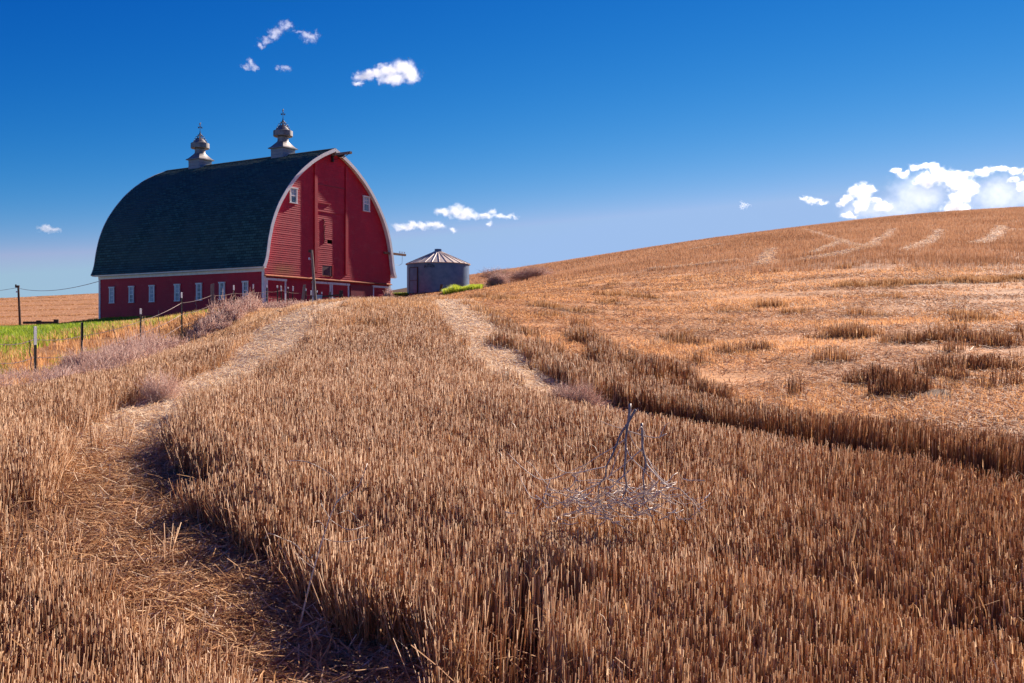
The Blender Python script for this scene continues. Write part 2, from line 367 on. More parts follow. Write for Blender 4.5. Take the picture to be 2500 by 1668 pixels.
# wheel tracks, field edge, strips of standing stubble: ground lines
TRACK_L = smooth(line([(850, 1790), (695, 1672), (540, 1570), (405, 1430), (310, 1290), (270, 1170), (315, 1075), (432, 1000), (580, 932), (645, 868), (707, 802), (763, 762), (806, 742)], y1=32))
TRACK_R = smooth(np.concatenate([line([(1085, 738)], y1=32), line([(1098, 752), (1119, 782), (1154, 832), (1191, 890), (1250, 945), (1300, 1000), (1400, 1040), (1560, 1075), (1800, 1125), (2100, 1185), (2560, 1270), (3150, 1390)])]))
EDGE_X = np.array([-200, 0, 160, 350, 470, 560, 640, 745, 800]); EDGE_Y = np.array([1000, 985, 985, 912, 850, 795, 757, 744, 738])
STRIP = [(1262, 868), (1330, 928), (1420, 985), (1560, 1022), (1700, 1055), (2000, 1118), (2600, 1228), (3200, 1345), (3200, 1280), (2600, 1168), (2000, 1078), (1800, 1040), (1600, 992), (1440, 930), (1300, 856)]
CLUMPS = [(smooth(line(p)), w) for p, w in (
    ([(1395, 822), (1440, 840), (1485, 868)], .2), ([(1518, 892), (1570, 912), (1615, 935)], .18), ([(1632, 912), (1700, 945)], .15),
    ([(2045, 824), (2108, 824)], .42), ([(2200, 838), (2300, 836), (2400, 838)], .42), ([(2290, 905), (2390, 905), (2500, 908)], .36), ([(2120, 940), (2260, 958)], .25),
    ([(1812, 858), (1845, 858)], .2), ([(1310, 748), (1380, 757), (1430, 765)], .4), ([(1135, 748), (1192, 778)], .3), ([(1207, 790), (1252, 818)], .28),
    ([(1228, 842), (1258, 862)], .22), ([(1106, 832), (1126, 834)], .22), ([(1150, 726), (1245, 733)], .35), ([(2080, 700), (2300, 690), (2520, 680)], .8), ([(1450, 720), (1620, 735)], .25))]
for _ in range(90):                                                    # scattered low tufts over the cut field
    _Y = 10+rng.uniform(0, 1)**1.3*32; _x = rng.uniform(-.03, .58)*_Y; CLUMPS.append((np.array([[_x, _Y], [_x+rng.uniform(-.3, .8), _Y+rng.uniform(-.4, .2)]]), rng.uniform(.08, .22)))
PALE = [(smooth(line(p)), w) for p, w in (
    ([(2180, 562), (2150, 587), (2090, 614), (2000, 637)], .32), ([(2292, 564), (2272, 590), (2212, 614)], .34), ([(1960, 562), (2050, 590), (2100, 606)], .25),
    ([(1885, 612), (1872, 632), (1862, 652)], .35), ([(2445, 555), (2425, 585), (2385, 597)], .4), ([(2060, 590), (1990, 622)], 0.3), ([(1800, 640), (1700, 652), (1590, 660)], .3), ([(2140, 604), (2080, 616), (1950, 642)], .2), ([(1760, 600), (1690, 612)], .25))]
def proj(X, Y, Z): return CX+F*X/Y, CY-F*Z/Y
def hill_line(px): return np.interp(px, [1100, 1200, 1500, 1750, 2100, 2500, 2700], [690, 684, 665, 662, 657, 652, 650])
def zones(X, Y):
    """what grows where; every value belongs to a ground position"""
    Z = gz(X, Y); px, py = proj(X, Y, Z)
    n = fbm(X*2.3, Y*2.3, 11, 3)-0.5; nb = fbm(X*0.35, Y*0.35, 23, 3)-0.5
    tl = dist_line(X, Y, TRACK_L)-0.31-.22*sstep(5, 11, Y)-n*0.34; tr = dist_line(X, Y, TRACK_R)-0.30-.10*sstep(8, 15, Y)-n*0.4
    edge = np.interp(px, EDGE_X, EDGE_Y)+n*22
    left = (py < edge) & (px < 800) & (Y > 9)
    # the uncut central field lies between the left edge and the right-hand track
    rs = dist_line(X, Y, TRACK_R, True)
    core = (~left) & (rs < 0) & (Y < 44)
    stand = core & (((tl > 0) & (tr > 0)) | (fbm(X*2.7, Y*2.7, 151, 2) > .82))
    strip = in_poly(px+n*8, py+n*8, STRIP) & (Y < 16)
    cq = np.zeros(len(X))
    for pl, w in CLUMPS:
        q = dist_line(X, Y, pl)/(w+n*0.75).clip(.04); strip |= q < 1; cq = np.where(q < 1, q, cq)
    hill = (py < hill_line(px)+nb*46+n*26+rng.normal(0, 7, len(X))) & (px > 1120) & (Y > 25)
    pale = np.zeros(len(X), bool)
    for pl, w in PALE: pale |= dist_line(X, Y, pl) < w+n*1.1+nb*.5
    return dict(Z=Z, px=px, py=py, n=n, nb=nb, tl=tl, tr=tr, left=left, stand=stand & ~strip, strip=strip & ~left, hill=hill, pale=pale, rs=rs, core=core, cq=cq)

def ground():
    rows = np.concatenate([[-300, -60, -12, -3, 0.5], np.exp(np.linspace(math.log(1.6), math.log(880), 330))])
    us = np.linspace(-0.92, 0.92, 300)
    X = np.empty((len(rows), len(us))); Y = np.empty_like(X)
    for i, y in enumerate(rows): X[i] = us*max(abs(y)+2.0, 2.5); Y[i] = y
    x, y = X.ravel(), Y.ravel(); z = gz(x, y)
    z = z-np.where(y < 2, 0.03*np.clip(2-y, 0, 200), 0)
    V = np.stack([x, y, z], 1); nc = len(us)
    i, j = np.meshgrid(np.arange(len(rows)-1), np.arange(nc-1), indexing='ij'); b = (i*nc+j).ravel()
    Q = np.stack([b, b+1, b+nc+1, b+nc], 1)
    yy = np.clip(y, 2, 900); zz = zones(x, yy)
    col = np.tile(np.array([0.115, 0.055, 0.026]), (len(x), 1))               # soil under the stubble
    def put(m, c): col[:] = np.where(np.asarray(m, float)[:, None] > 0, col*(1-np.asarray(m, float)[:, None])+np.array(c)*np.asarray(m, float)[:, None], col)
    cut = (~zz['left']) & (~zz['core']) & (~zz['hill']) & (~zz['strip']) & (yy > 7) & (zz['px'] > 1050)
    put(cut*1.0, (0.56, 0.29, 0.13))
    put(zz['hill']*1.0, (0.42, 0.21, 0.10)); put((zz['hill'] & zz['pale'])*1.0, (0.66, 0.44, 0.27))
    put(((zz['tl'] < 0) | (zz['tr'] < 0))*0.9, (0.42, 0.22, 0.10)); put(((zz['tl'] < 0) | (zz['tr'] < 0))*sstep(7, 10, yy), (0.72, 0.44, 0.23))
    put(zz['left']*1.0, (0.30, 0.155, 0.075)); put(zz['left']*(((zz['px']-425)/78)**2+((zz['py']-848)/24)**2+zz['n'] < 1), (0.075, 0.042, 0.032))
    gr = zz['left']*sstep(0, 25, GREEN(zz['px'])-zz['py'])*(yy < 60); put(gr, (0.24, 0.27, 0.05))
    far = ((zz['px'] < 900) & (yy > 98))*1.0; put(far, (0.46, 0.235, 0.12))
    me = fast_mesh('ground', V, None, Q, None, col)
    for p in me.polygons: p.use_smooth = True
    m, nt, b = mat('field_soil', (0.2, 0.1, 0.05), 0.9, 0, 0.1)
    at = N(nt, 'ShaderNodeAttribute', attribute_name='col')
    f = noise(nt, 3.0, 8, 0.75, 'Object'); g = noise(nt, 30, 4, 0.7, 'Object')
    c = mix(nt, 1.0, at.outputs['Color'], ramp(nt, f, [(0.25, (0.75, 0.72, 0.7)), (0.75, (1.25, 1.26, 1.28))]), 'MULTIPLY')
    lf = noise(nt, 0.55, 4, 0.6, 'Object', (0.8, 1.5, 1)); c = mix(nt, 1.0, c, ramp(nt, lf, [(0.35, (0.62, 0.58, 0.55)), (0.6, (1.15, 1.15, 1.15))]), 'MULTIPLY')
    c = mix(nt, 1.0, c, ramp(nt, g, [(0.3, (0.8, 0.78, 0.76)), (0.7, (1.2, 1.2, 1.2))]), 'MULTIPLY')
    nt.links.new(c, b.inputs['Base Color']); bump(nt, b, f, 0.35, 0.06)
    o = link('ground', me, m); tag(o, kind='structure'); return o
def GREEN(px): return np.interp(px, [-400, 0, 100, 200, 300, 400, 470, 520, 600], [865, 858, 846, 826, 806, 793, 776, 770, 758])
ground()

# ------------------------------------------------------------------ barn
LX, LY, ZB = -0.2424*58, 58.0, 1.35
TH = R(58); BW, BL, HE, RC = 11.3, 14.66, 2.88, 5.65
barn = empty('barn', (LX, LY, ZB), TH, 'red wooden barn with rounded dark shingle roof and white trim on the field crest', 'barn')
PZ = [2.88, 3.1, 3.35, 3.7, 4.35, 5.3, 6.06, 6.7, 7.5, 8.25, 8.86, 9.5, 9.96, 10.44]
PH = [5.98, 5.86, 5.77, 5.70, 5.60, 5.36, 5.05, 4.70, 4.12, 3.46, 2.78, 1.90, 1.08, 0.0]
def fine_profile():
    pz = np.array(PZ); ph = np.array(PH); s = np.concatenate([[0], np.cumsum(np.hypot(np.diff(pz), np.diff(ph)))])
    return s, ph, pz
PS, _ph, _pz = fine_profile()
_fz = np.interp(np.linspace(0, PS[-1], 200), PS, _pz); _fh = np.interp(np.linspace(0, PS[-1], 200), PS, _ph)
for _ in range(25):                                                        # round the polygon into a curve
    _fz[1:-1] = (_fz[:-2]+2*_fz[1:-1]+_fz[2:])/4; _fh[1:-1] = (_fh[:-2]+2*_fh[1:-1]+_fh[2:])/4
FS = np.concatenate([[0], np.cumsum(np.hypot(np.diff(_fz), np.diff(_fh)))])
def prof(s, off=0.0):
    """half width and height on the roof curve at length s from the eave, moved outwards by off"""
    z = np.interp(s, FS, _fz); h = np.interp(s, FS, _fh); e = 0.12
    dz = np.interp(s+e, FS, _fz)-np.interp(s-e, FS, _fz); dh = np.interp(s+e, FS, _fh)-np.interp(s-e, FS, _fh)
    L = np.hypot(dz, dh)+1e-9; nx, nz = dz/L, -dh/L
    return h+nx*off, z+nz*off
def hw(z, inset=0.0): return np.interp(z, _fz, _fh)-inset
Y0, Y1 = -0.30, BL+0.40
def roof():
    SL = FS[-1]; nc = int(SL/0.17); cols = 52; ys = np.linspace(Y0, Y1, cols+1)
    me_v, me_f, uvs = [], [], []
    for side in (-1, 1):
        for k in range(nc):
            s0 = SL*k/nc; s1 = SL*(k+1)/nc
            h0, z0 = prof(s0, 0.022); h1, z1 = prof(s1, 0.0)
            h0b, z0b = prof(s0, 0.0)
            if k == nc-1: h1 = 0.0
            h1 = max(h1, 0); n = len(me_v); jit = [random.uniform(-.006, .006) for _ in ys]
            for y, j in zip(ys, jit):
                me_v += [(RC+side*h0, y, z0-j), (RC+side*h1, y, z1), (RC+side*h0b, y, z0b)]
            for c in range(cols):
                a = n+3*c; q = (a, a+3, a+4, a+1); u = (a+2, a+5, a+3, a)
                if side > 0: q = q[::-1]; u = u[::-1]
                sv = {0: (0, s0), 1: (0, s1), 2: (0, s0)}
                for fq in (q, u):
                    me_f.append(fq); uvs += [(ys[(i-n)//3]+side*3.7, (s0, s1, s0)[(i-n) % 3]) for i in fq]
    me = bpy.data.meshes.new('roof'); me.from_pydata(me_v, [], me_f)
    ul = me.uv_layers.new(name='UVMap'); ul.data.foreach_set('uv', np.array(uvs, np.float32).ravel())
    me.update(); link('roof', me, M['shingle'], barn)
    # underside of the roof shell with its verge boards
    ss = np.linspace(0, SL, 60); d = MB()
    for side in (-1, 1):
        hh, zz = prof(ss, -0.13); hh = np.maximum(hh, 0); n = len(ss)
        vs = [(RC+side*h, y, z) for y in (Y0+.005, Y1-.005) for h, z in zip(hh, zz)]
        d.add(vs, [(i, i+1, n+i+1, n+i) for i in range(n-1)])
        h0, z0 = prof(0, 0.0); d.add([(RC+side*h0, Y0+.005, z0), (RC+side*h0, Y1-.005, z0), (RC+side*hh[0], Y1-.005, zz[0]), (RC+side*hh[0], Y0+.005, zz[0])], [(0, 1, 2, 3)])
    d.build('soffit', M['white'], barn)
    for yy, t in ((Y0, -0.035), (Y1, 0.035)):
        d = MB()
        for side in (-1, 1):
            ho, zo = prof(ss, 0.035); hi, zi = prof(ss, -0.17); ho = np.maximum(ho, 0); hi = np.maximum(hi, 0)
            n = len(ss); vs = []
            for y in (yy, yy+t):
                vs += [(RC+side*h, y, z) for h, z in zip(ho, zo)]+[(RC+side*h, y, z) for h, z in zip(hi, zi)]
            f = []
            for i in range(n-1):
                f += [(i, i+1, n+i+1, n+i), (2*n+i, 3*n+i, 3*n+i+1, 2*n+i+1), (i, 2*n+i, 2*n+i+1, i+1), (n+i, n+i+1, 3*n+i+1, 3*n+i)]
            d.add(vs, f)
        d.build('rake_board', M['white'], barn)
    r = MB(); zt = prof(SL)[1]+.03
    r.add([(RC, Y0, zt+.02), (RC, Y1, zt+.02), (RC-.2, Y1, zt-.075), (RC-.2, Y0, zt-.075), (RC+.2, Y1, zt-.075), (RC+.2, Y0, zt-.075)], [(0, 1, 2, 3), (1, 0, 5, 4)])
    r.build('ridge_cap', M['shingle'], barn)
roof()
def boards(spans_fn, z0, z1, pitch, plane, name, m, proud=0.0, parent=None, holes=()):
    """lap siding: every board tilts out at its lower edge. plane 'y': face -Y of the barn, 'x': face -X"""
    d = MB(); n = max(1, int(round((z1-z0)/pitch)))
    for k in range(n):
        a = z0+(z1-z0)*k/n; b = z0+(z1-z0)*(k+1)/n
        (l0, r0), (l1, r1) = spans_fn(a), spans_fn(b)
        segs = [(l0, r0, l1, r1)]; zm = (a+b)/2
        for (hx0, hx1, hz0, hz1) in holes:
            if hz0 < zm < hz1:
                new = []
                for (p0, q0, p1, q1) in segs:
                    if hx0 > p0 and hx1 < q0: new += [(p0, hx0, p1, hx0), (hx1, q0, hx1, q1)]
                    else: new.append((p0, q0, p1, q1))
                segs = new
        for (p0, q0, p1, q1) in segs:
            if q0-p0 < .02: continue
            o = proud+0.012+random.uniform(-.002, .002)
            vs = [(p0, -o, a), (q0, -o, a), (q1, -proud-.001, b), (p1, -proud-.001, b), (p0, -proud, a), (q0, -proud, a)]
            if plane == 'x': vs = [(y, x, z) for x, y, z in vs]; d.add(vs, [(3, 2, 1, 0), (5, 4, 0, 1)])
            else: d.add(vs, [(0, 1, 2, 3), (4, 5, 1, 0)])
    return d.build(name, m, parent or barn)
HOLE = (5.19, 5.63, 4.58, 4.86); DARK = (4.75, 5.61, 2.66, 3.31)
boards(lambda z: (RC-min(BW/2, hw(max(z, 2.9), .16)), RC+min(BW/2, hw(max(z, 2.9), .16))), 2.42, 10.25, 0.122, 'y', 'gable_siding', M['red_gable'], 0.06, holes=(HOLE, DARK))
boards(lambda z: (0.12, BW-.12), 0.0, 2.36, 0.122, 'y', 'lower_siding', M['red'], 0.0)
boards(lambda z: (0.12, BL-.12), 0.0, 2.62, 0.122, 'x', 'side_siding', M['red'], 0.0)
def core():
    """the closed body behind the siding"""
    d = MB(); ss = np.linspace(0, FS[-1], 40); h, z = prof(ss, -0.16); h = np.minimum(np.maximum(h, 0), BW/2-.02)
    poly = [(RC-BW/2+.02, 0.0)]+[(RC-a, b) for a, b in zip(h, z)]+[(RC+a, b) for a, b in zip(h[::-1][1:], z[::-1][1:])]+[(RC+BW/2-.02, 0.0)]
    n = len(poly); vs = [(x, .28, zz) for x, zz in poly]+[(x, BL-.02, zz) for x, zz in poly]
    d.add(vs, [tuple(range(n)), tuple(range(2*n-1, n-1, -1))]+[(i, n+i, n+(i+1) % n, (i+1) % n) for i in range(n)])
    d.build('dark_core', M['dark'], barn)  # solid body added against light leaks; near-black paints the unlit inside
    d = MB(); d.box(.02, .04, .05, BL-.05, 0, 2.7); d.build('side_backing', M['red'], barn)
    d = MB(); d.box(BW-.03, BW, .02, BL-.12, 0, 2.95); d.box(.12, BW-.12, BL-.02, BL, 0, 2.9); d.build('rear_wall', M['red'], barn)
    d = MB(); ss = np.linspace(0, FS[-1], 40); h, z = prof(ss, -0.16)
    vs = [(RC-max(a, 0), BL+.01, b) for a, b in zip(h, z)]+[(RC+max(a, 0), BL+.01, b) for a, b in zip(h[::-1], z[::-1])]
    d.add(vs, [tuple(range(len(vs)))]); d.build('rear_gable', M['red'], barn)
core()
d = MB(); d.box(-.045, .125, -.05, .12, 0, 2.62); d.build('corner_board', M['white'], barn)
d = MB(); d.box(BW-.12, BW+.04, -.05, .12, 0, 2.9); d.build('corner_board', M['white'], barn)
d = MB(); d.box(-.045, .12, BL-.12, BL+.04, 0, 2.62); d.build('corner_board', M['white'], barn)
d = MB(); d.box(-.06, .02, -.055, BL+.05, 2.62, 2.86); d.box(-.30, -.06, -.26, BL+.3, 2.80, 2.865); d.build('cornice', M['white'], barn)
d = MB(); d.box(-.02, BW+.02, -.20, 0.0, 2.36, 2.40); d.add([(-.02, -.20, 2.402), (BW+.02, -.20, 2.402), (BW+.02, -.06, 2.47), (-.02, -.06, 2.47)], [(0, 1, 2, 3)]); d.build('drip_ledge', M['rust'], barn)
def window(kind, a0, a1, z0, z1, pane_m, pane_low=None, y_out=0.0):
    """side windows look along -X, gable windows along -Y"""
    T = (lambda x0, x1, o0, o1, za, zb: (x0, x1, -o1, -o0, za, zb)) if kind == 'gable' else (lambda x0, x1, o0, o1, za, zb: (-o1, -o0, x0, x1, za, zb))
    w = .075; o = y_out; d = MB()
    for q in ((a0-w, a0, z0, z1), (a1, a1+w, z0, z1)): d.box(*T(q[0], q[1], o, o+.055, q[2], q[3]))
    d.box(*T(a0-w-.03, a1+w+.03, o, o+.085, z1, z1+.085)); d.box(*T(a0-w-.02, a1+w+.02, o, o+.075, z0-.06, z0))
    f = d.build('window', M['white'], barn)
    zm = (z0+z1)/2; s = MB(); st = .035
    s.box(*T(a0, a1, o+.012, o+.042, zm-.03, zm+.03))
    for q in ((a0, a0+st), (a1-st, a1)):
        s.box(*T(q[0], q[1], o+.012, o+.040, z0, zm-.03)); s.box(*T(q[0], q[1], o+.012, o+.040, zm+.03, z1))
    am = (a0+a1)/2; mz = .012
    rows = [(zm+.03, z1)]+([(z0, zm-.03)] if kind == 'side' else [])
    for (ra, rb) in rows:
        s.box(*T(am-mz, am+mz, o+.012, o+.034, ra, rb)); rc = (ra+rb)/2
        s.box(*T(a0+st, am-mz, o+.012, o+.032, rc-mz, rc+mz)); s.box(*T(am+mz, a1-st, o+.012, o+.032, rc-mz, rc+mz))
    s.build('sash', M['white'], f)
    p = MB(); p.box(*T(a0, a1, o+.002, o+.010, zm, z1)); p.build('pane', pane_m, f)
    p = MB(); p.box(*T(a0, a1, o+.002, o+.010, z0, zm)); p.build('pane', pane_low or pane_m, f)
for i, (ya, yb) in enumerate(((13.12, 13.62), (11.21, 11.70), (9.27, 9.77), (6.96, 7.46), (5.04, 5.54), (3.09, 3.58), (1.18, 1.65))):
    window('side', ya+.085, yb-.085, 1.13, 2.04, M['pane_pale'] if i < 4 else M['pane'], M['pane_pale'] if i in (0, 2) else M['pane'], 0.021)
window('gable', 2.04, 2.50, 6.78, 7.58, M['pane_pale'], M['pane'], 0.081)
window('gable', 8.56, 9.06, 7.00, 7.86, M['pane_pale'], M['pane'], 0.081)
# hay door, its tracks, hatches and beams
boards(lambda z: (4.30, 6.74), 6.52, 9.86, 0.122, 'y', 'hay_door', M['red'], 0.09)
d = MB(); d.box(4.28, 6.76, -.10, -.075, 6.50, 6.515); d.box(4.28, 5.45, -.15, -.108, 7.0, 7.06); d.build('hay_door_batten', M['red'], barn)
d = MB(); d.box(4.30, 6.72, -.118, -.106, 8.10, 8.16); d.build('hay_door_seam', M['pink_door'], barn)
d = MB(); d.box(4.02, 4.27, -.155, -.06, 2.80, 9.55); d.build('door_track', M['red'], barn)
d = MB(); d.box(6.78, 7.02, -.155, -.06, 2.82, 9.55); d.build('door_track', M['red'], barn)
d = MB(); d.box(DARK[0], DARK[1], -.062, .02, DARK[2], DARK[3]); h = d.build('hatch_door', M['dull_door'], barn)
d = MB(); d.box(DARK[0]-.02, DARK[1]+.05, -.10, -.079, DARK[2]-.06, DARK[2]); d.build('hatch_sill', M['rust'], h)
d = MB(); d.box(DARK[1]+.002, DARK[1]+.06, -.12, -.079, DARK[2]+.002, DARK[3]+.03); d.build('hatch_frame', M['red'], h)
d = MB(); d.tube([(4.85, -.082, 6.1), (4.93, -.085, 5.9), (4.86, -.083, 5.72), (4.95, -.085, 5.5), (4.9, -.083, 5.2), (4.95, -.085, 4.9), (4.9, -.083, 4.6)], .018, 5)
d.tube([(4.93, -.085, 5.9), (5.08, -.085, 5.98)], .014, 5); d.tube([(4.92, -.085, 5.6), (5.08, -.085, 5.7)], .014, 5); d.build('hanging_rope', M['dark_wood'], barn)
d = MB(); d.box(5.58, 5.76, -1.55, -.06, 10.02, 10.16); d.build('hay_beam', M['wood'], barn)
d = MB(); d.box(5.62, 5.72, -1.0, -.5, 9.90, 10.015); d.tube([(5.67, -1.3, 10.0), (5.67, -.9, 9.82), (5.67, -.1, 9.80)], .02, 5); d.box(5.50, 5.60, -.25, -.07, 9.62, 10.0); d.build('hay_trolley', M['iron'], barn)
d = MB(); d.box(10.55, 12.80, -.20, -.085, 4.38, 4.52); ca = d.build('crossarm', M['brown_wood'], barn)
for x in (12.2, 12.45, 12.7):
    d = MB(); d.tube([(x, -.14, 4.52), (x, -.14, 4.57), (x, -.14, 4.60), (x, -.14, 4.66)], [.015, .015, .045, .03], 8); d.build('insulator', M['insulator'], ca)
d = MB(); d.tube([(11.75, -.14, 3.75), (12.1, -.15, 3.72), (12.4, -.16, 3.85), (12.45, -.14, 4.1), (12.45, -.14, 4.45)], .012, 5); d.build('loose_cable', M['cable'], ca)
def low_door(x0, x1, lab=None):
    d = MB(); w = .11
    d.box(x0, x0+w, -.075, -.022, 0, 2.14); d.box(x1-w, x1, -.075, -.022, 0, 2.14); d.box(x0-.04, x1+.04, -.10, -.022, 2.14, 2.27)
    f = d.build('door', M['white_worn'], barn)
    g = MB()
    for k in range(17): g.box(x0+w, x1-w, -.040-.004*(k % 2), -.022, k*.126, k*.126+.118)
    g.build('door_panel', M['red'], f)
for a in ((0.14, 1.70), (3.90, 5.52), (5.58, 7.20), (9.50, 11.08)): low_door(*a)
d = MB(); d.box(7.3, 9.44, -.13, -.022, 0.02, 2.2); d.build('sliding_door', M['pink_door'], barn)
# ------------------------------------------------------------------ roof ventilators
def ventilator(y):
    z0 = prof(FS[-1])[1]; v = empty('ventilator', (RC, y, z0)); v.parent = barn
    return v
def vent(y):
    z0 = float(prof(FS[-1])[1]); s = .53
    d = MB()
    for k in range(4):
        za, zb = -.42+.21*k, -.42+.21*(k+1)-.012
        d.box(-s-.004*(k % 2), s+.004*(k % 2), -s-.004*(k % 2), s+.004*(k % 2), za, zb)
    v = d.build('ventilator', M['grey_board'], barn, loc=(RC, y, z0))
    d = MB()                                                            # flared concave hood turning from square to round
    n = 48; rings = [(.66, .40, 1.0), (.66, .45, 1.0), (.54, .53, 1.0), (.45, .66, .85), (.39, .78, .5), (.355, .88, 0.0), (.345, 1.0, 0), (.345, 1.17, 0)]
    vs = []
    for (r, z, q) in rings:
        for k in range(n):
            a = 2*math.pi*k/n+math.pi/4; c, si = math.cos(a), math.sin(a); m = max(abs(c), abs(si)); sq = r/m
            rr = sq*q+r*(1-q); vs.append((c*rr, si*rr, z))
    fs = [(i*n+k, i*n+(k+1) % n, (i+1)*n+(k+1) % n, (i+1)*n+k) for i in range(len(rings)-1) for k in range(n)]+[tuple(range(n-1, -1, -1))]
    d.add(vs, fs); d.build('hood', M['galv_warm'], v)
    d = MB(); d.lathe([(.30, 1.19), (.56, 1.19), (.61, 1.22), (.61, 1.54), (.58, 1.56), (.44, 1.60), (.36, 1.68), (.24, 1.82), (.10, 1.95), (.03, 2.02), (.0, 2.03)], 36); d.build('drum_cap', M['galv_warm'], v)
    d = MB()
    for k in range(4):                                                  # scrolled iron cresting
        a = math.pi/4+k*math.pi/2; e = Vector((math.cos(a), math.sin(a), 0))
        for (rr, zc, rad) in ((.30, 1.80, .075), (.22, 1.95, .07), (.38, 1.68, .05), (.12, 2.08, .05)):
            d.tube([e*(rr+rad*math.cos(t))+Vector((0, 0, zc+rad*math.sin(t))) for t in np.linspace(0, 6.3, 9)], .018, 4)
        d.tube([e*.40+Vector((0, 0, 1.66)), e*.20+Vector((0, 0, 1.90)), e*.04+Vector((0, 0, 2.22))], .02, 4)
    d.tube([(0, 0, 1.95), (0, 0, 2.25), (0, 0, 2.4)], [.06, .045, .02], 6); d.build('cresting', M['iron'], v)
    d = MB(); d.tube([(0, 0, 2.35), (0, 0, 2.85)], .016, 5)
    for e in (Vector((1, 0, 0)), Vector((0, 1, 0))):
        d.tube([e*-.16+Vector((0, 0, 2.62)), e*.16+Vector((0, 0, 2.62))], .013, 5)
        for sg in (-1, 1): d.tube([e*(.16*sg)+Vector((0, 0, 2.59)), e*(.16*sg)+Vector((0, 0, 2.66))], .026, 5)
    d.tube([(0, 0, 2.66), (0, 0, 2.70), (0, 0, 2.74)], [.02, .05, .02], 6)
    e = Vector((.848, .53, 0))                                           # arrow and little horse
    d.tube([e*-.17+Vector((0, 0, 2.78)), e*.17+Vector((0, 0, 2.80))], .014, 5)
    d.tube([e*-.12+Vector((0, 0, 2.87)), e*0+Vector((0, 0, 2.89)), e*.06+Vector((0, 0, 2.93)), e*.09+Vector((0, 0, 2.98))], [.03, .045, .035, .02], 5)
    for q in (-.11, -.02): d.tube([e*q+Vector((0, 0, 2.87)), e*(q-.02)+Vector((0, 0, 2.78))], .012, 4)
    d.tube([e*-.12+Vector((0, 0, 2.88)), e*-.17+Vector((0, 0, 2.82))], .012, 4)
    d.build('weathervane', M['iron'], v)
    d = MB()                                                            # pale flashing along the roof
    for sx in (-1, 1):
        w = s+.03; d.add([(sx*w, -w, -.36), (sx*w, w, -.36), (sx*w, w, -.27), (sx*w, -w, -.27), (sx*(w+.12), -w, -.41), (sx*(w+.12), w, -.41)], [(0, 1, 2, 3), (0, 1, 5, 4)])
        for sy in (-1, 1):
            d.add([(0, sy*w, .10), (0, sy*w, 0.0), (sx*w, sy*w, -.36), (sx*w, sy*w, -.27)], [(0, 1, 2, 3)])
    d.build('flashing', M['white'], v)
vent(11.74); vent(4.08)

# ------------------------------------------------------------------ grain bin
BXC = P(1069.7, 716, 75); ZBIN = 3.42
gbin = empty('grain_bin', (BXC.x, 75, ZBIN), 0, 'round corrugated steel grain bin with a conical ribbed roof right of the barn', 'grain bin')
RB, HB = 2.275, 2.22
pf = []
k = 0; z = 0.0
while z < HB: pf.append((RB+(.016 if k % 2 else -.016), z)); z += .05; k += 1
d = MB(); d.lathe(pf, 72); d.build('wall', M['galv'], gbin, True)
d = MB(); d.lathe([(RB+.10, HB-.03), (RB+.105, HB+.0), (.26, HB+.93), (.0, HB+.95)], 56); d.lathe([(RB+.10, HB-.03), (RB-.05, HB-.02)], 56); d.build('roof', M['bin_roof'], gbin)
d = MB()
for k in range(28):
    a = 2*math.pi*(k+.5)/28; c, s = math.cos(a), math.sin(a)
    r0, r1 = RB+.108, .30; t = .035; pts = []
    for (rr, zz) in ((r0, HB+.0), (r1, HB+.915)):
        for (dw, dz) in ((-t, 0.0), (-t*.5, .035), (t*.5, .035), (t, 0.0)): pts.append((c*rr-s*dw, s*rr+c*dw, zz+dz))
    d.add(pts, [(0, 1, 5, 4), (1, 2, 6, 5), (2, 3, 7, 6), (0, 3, 2, 1)])
d.build('roof_rib', M['bin_roof'], gbin)
d = MB(); d.lathe([(.34, HB+.88), (.34, HB+.95), (.26, HB+.96), (.26, HB+1.12), (.235, HB+1.13), (0, HB+1.14)], 24); d.build('cap', M['galv'], gbin)
def on_bin(ang, r, z): return (r*math.sin(ang), -r*math.cos(ang), z)
d = MB(); a0, a1 = R(-56), R(-36); n = 8
vs = [on_bin(a0+(a1-a0)*i/n, RB+o, zz) for o in (.03, .06) for zz in (.06, 1.86) for i in range(n+1)]
q = n+1
for o in (0, 1):
    d.add(vs, [(o*2*q+i, o*2*q+i+1, o*2*q+q+i+1, o*2*q+q+i) for i in range(n)]+[(q+i, q+i+1, 3*q+i+1, 3*q+i) for i in range(n)]+[(n, q+n, 3*q+n, 2*q+n), (0, 2*q, 3*q, q)])
bd = d.build('door', M['galv'], gbin)
d = MB()
for (aa, ab, za, zb) in ((-57.5, -56, .03, 1.9), (-36, -34.6, .03, 1.9), (-57.5, -34.6, 1.86, 1.91), (-56, -36, .94, .97)):
    aa, ab = R(aa), R(ab); vs = [on_bin(aa+(ab-aa)*i/6, RB+o, zz) for o in (.02, .075) for zz in (za, zb) for i in range(7)]
    d.add(vs, [(14+i, 14+i+1, 21+i+1, 21+i) for i in range(6)]+[(6, 13, 27, 20), (0, 14, 21, 7)]+[(7+i, 21+i, 21+i+1, 7+i+1) for i in range(6)])
d.build('door_frame', M['iron'], bd)
d = MB(); d.box(-.3, 2.0, -RB+.2, -RB+.45, -.12, 0.0); d.lathe([(RB+.05, -.25), (RB+.05, .03), (RB-.1, .03)], 48); d.build('base_ring', M['dark_wood'], gbin)
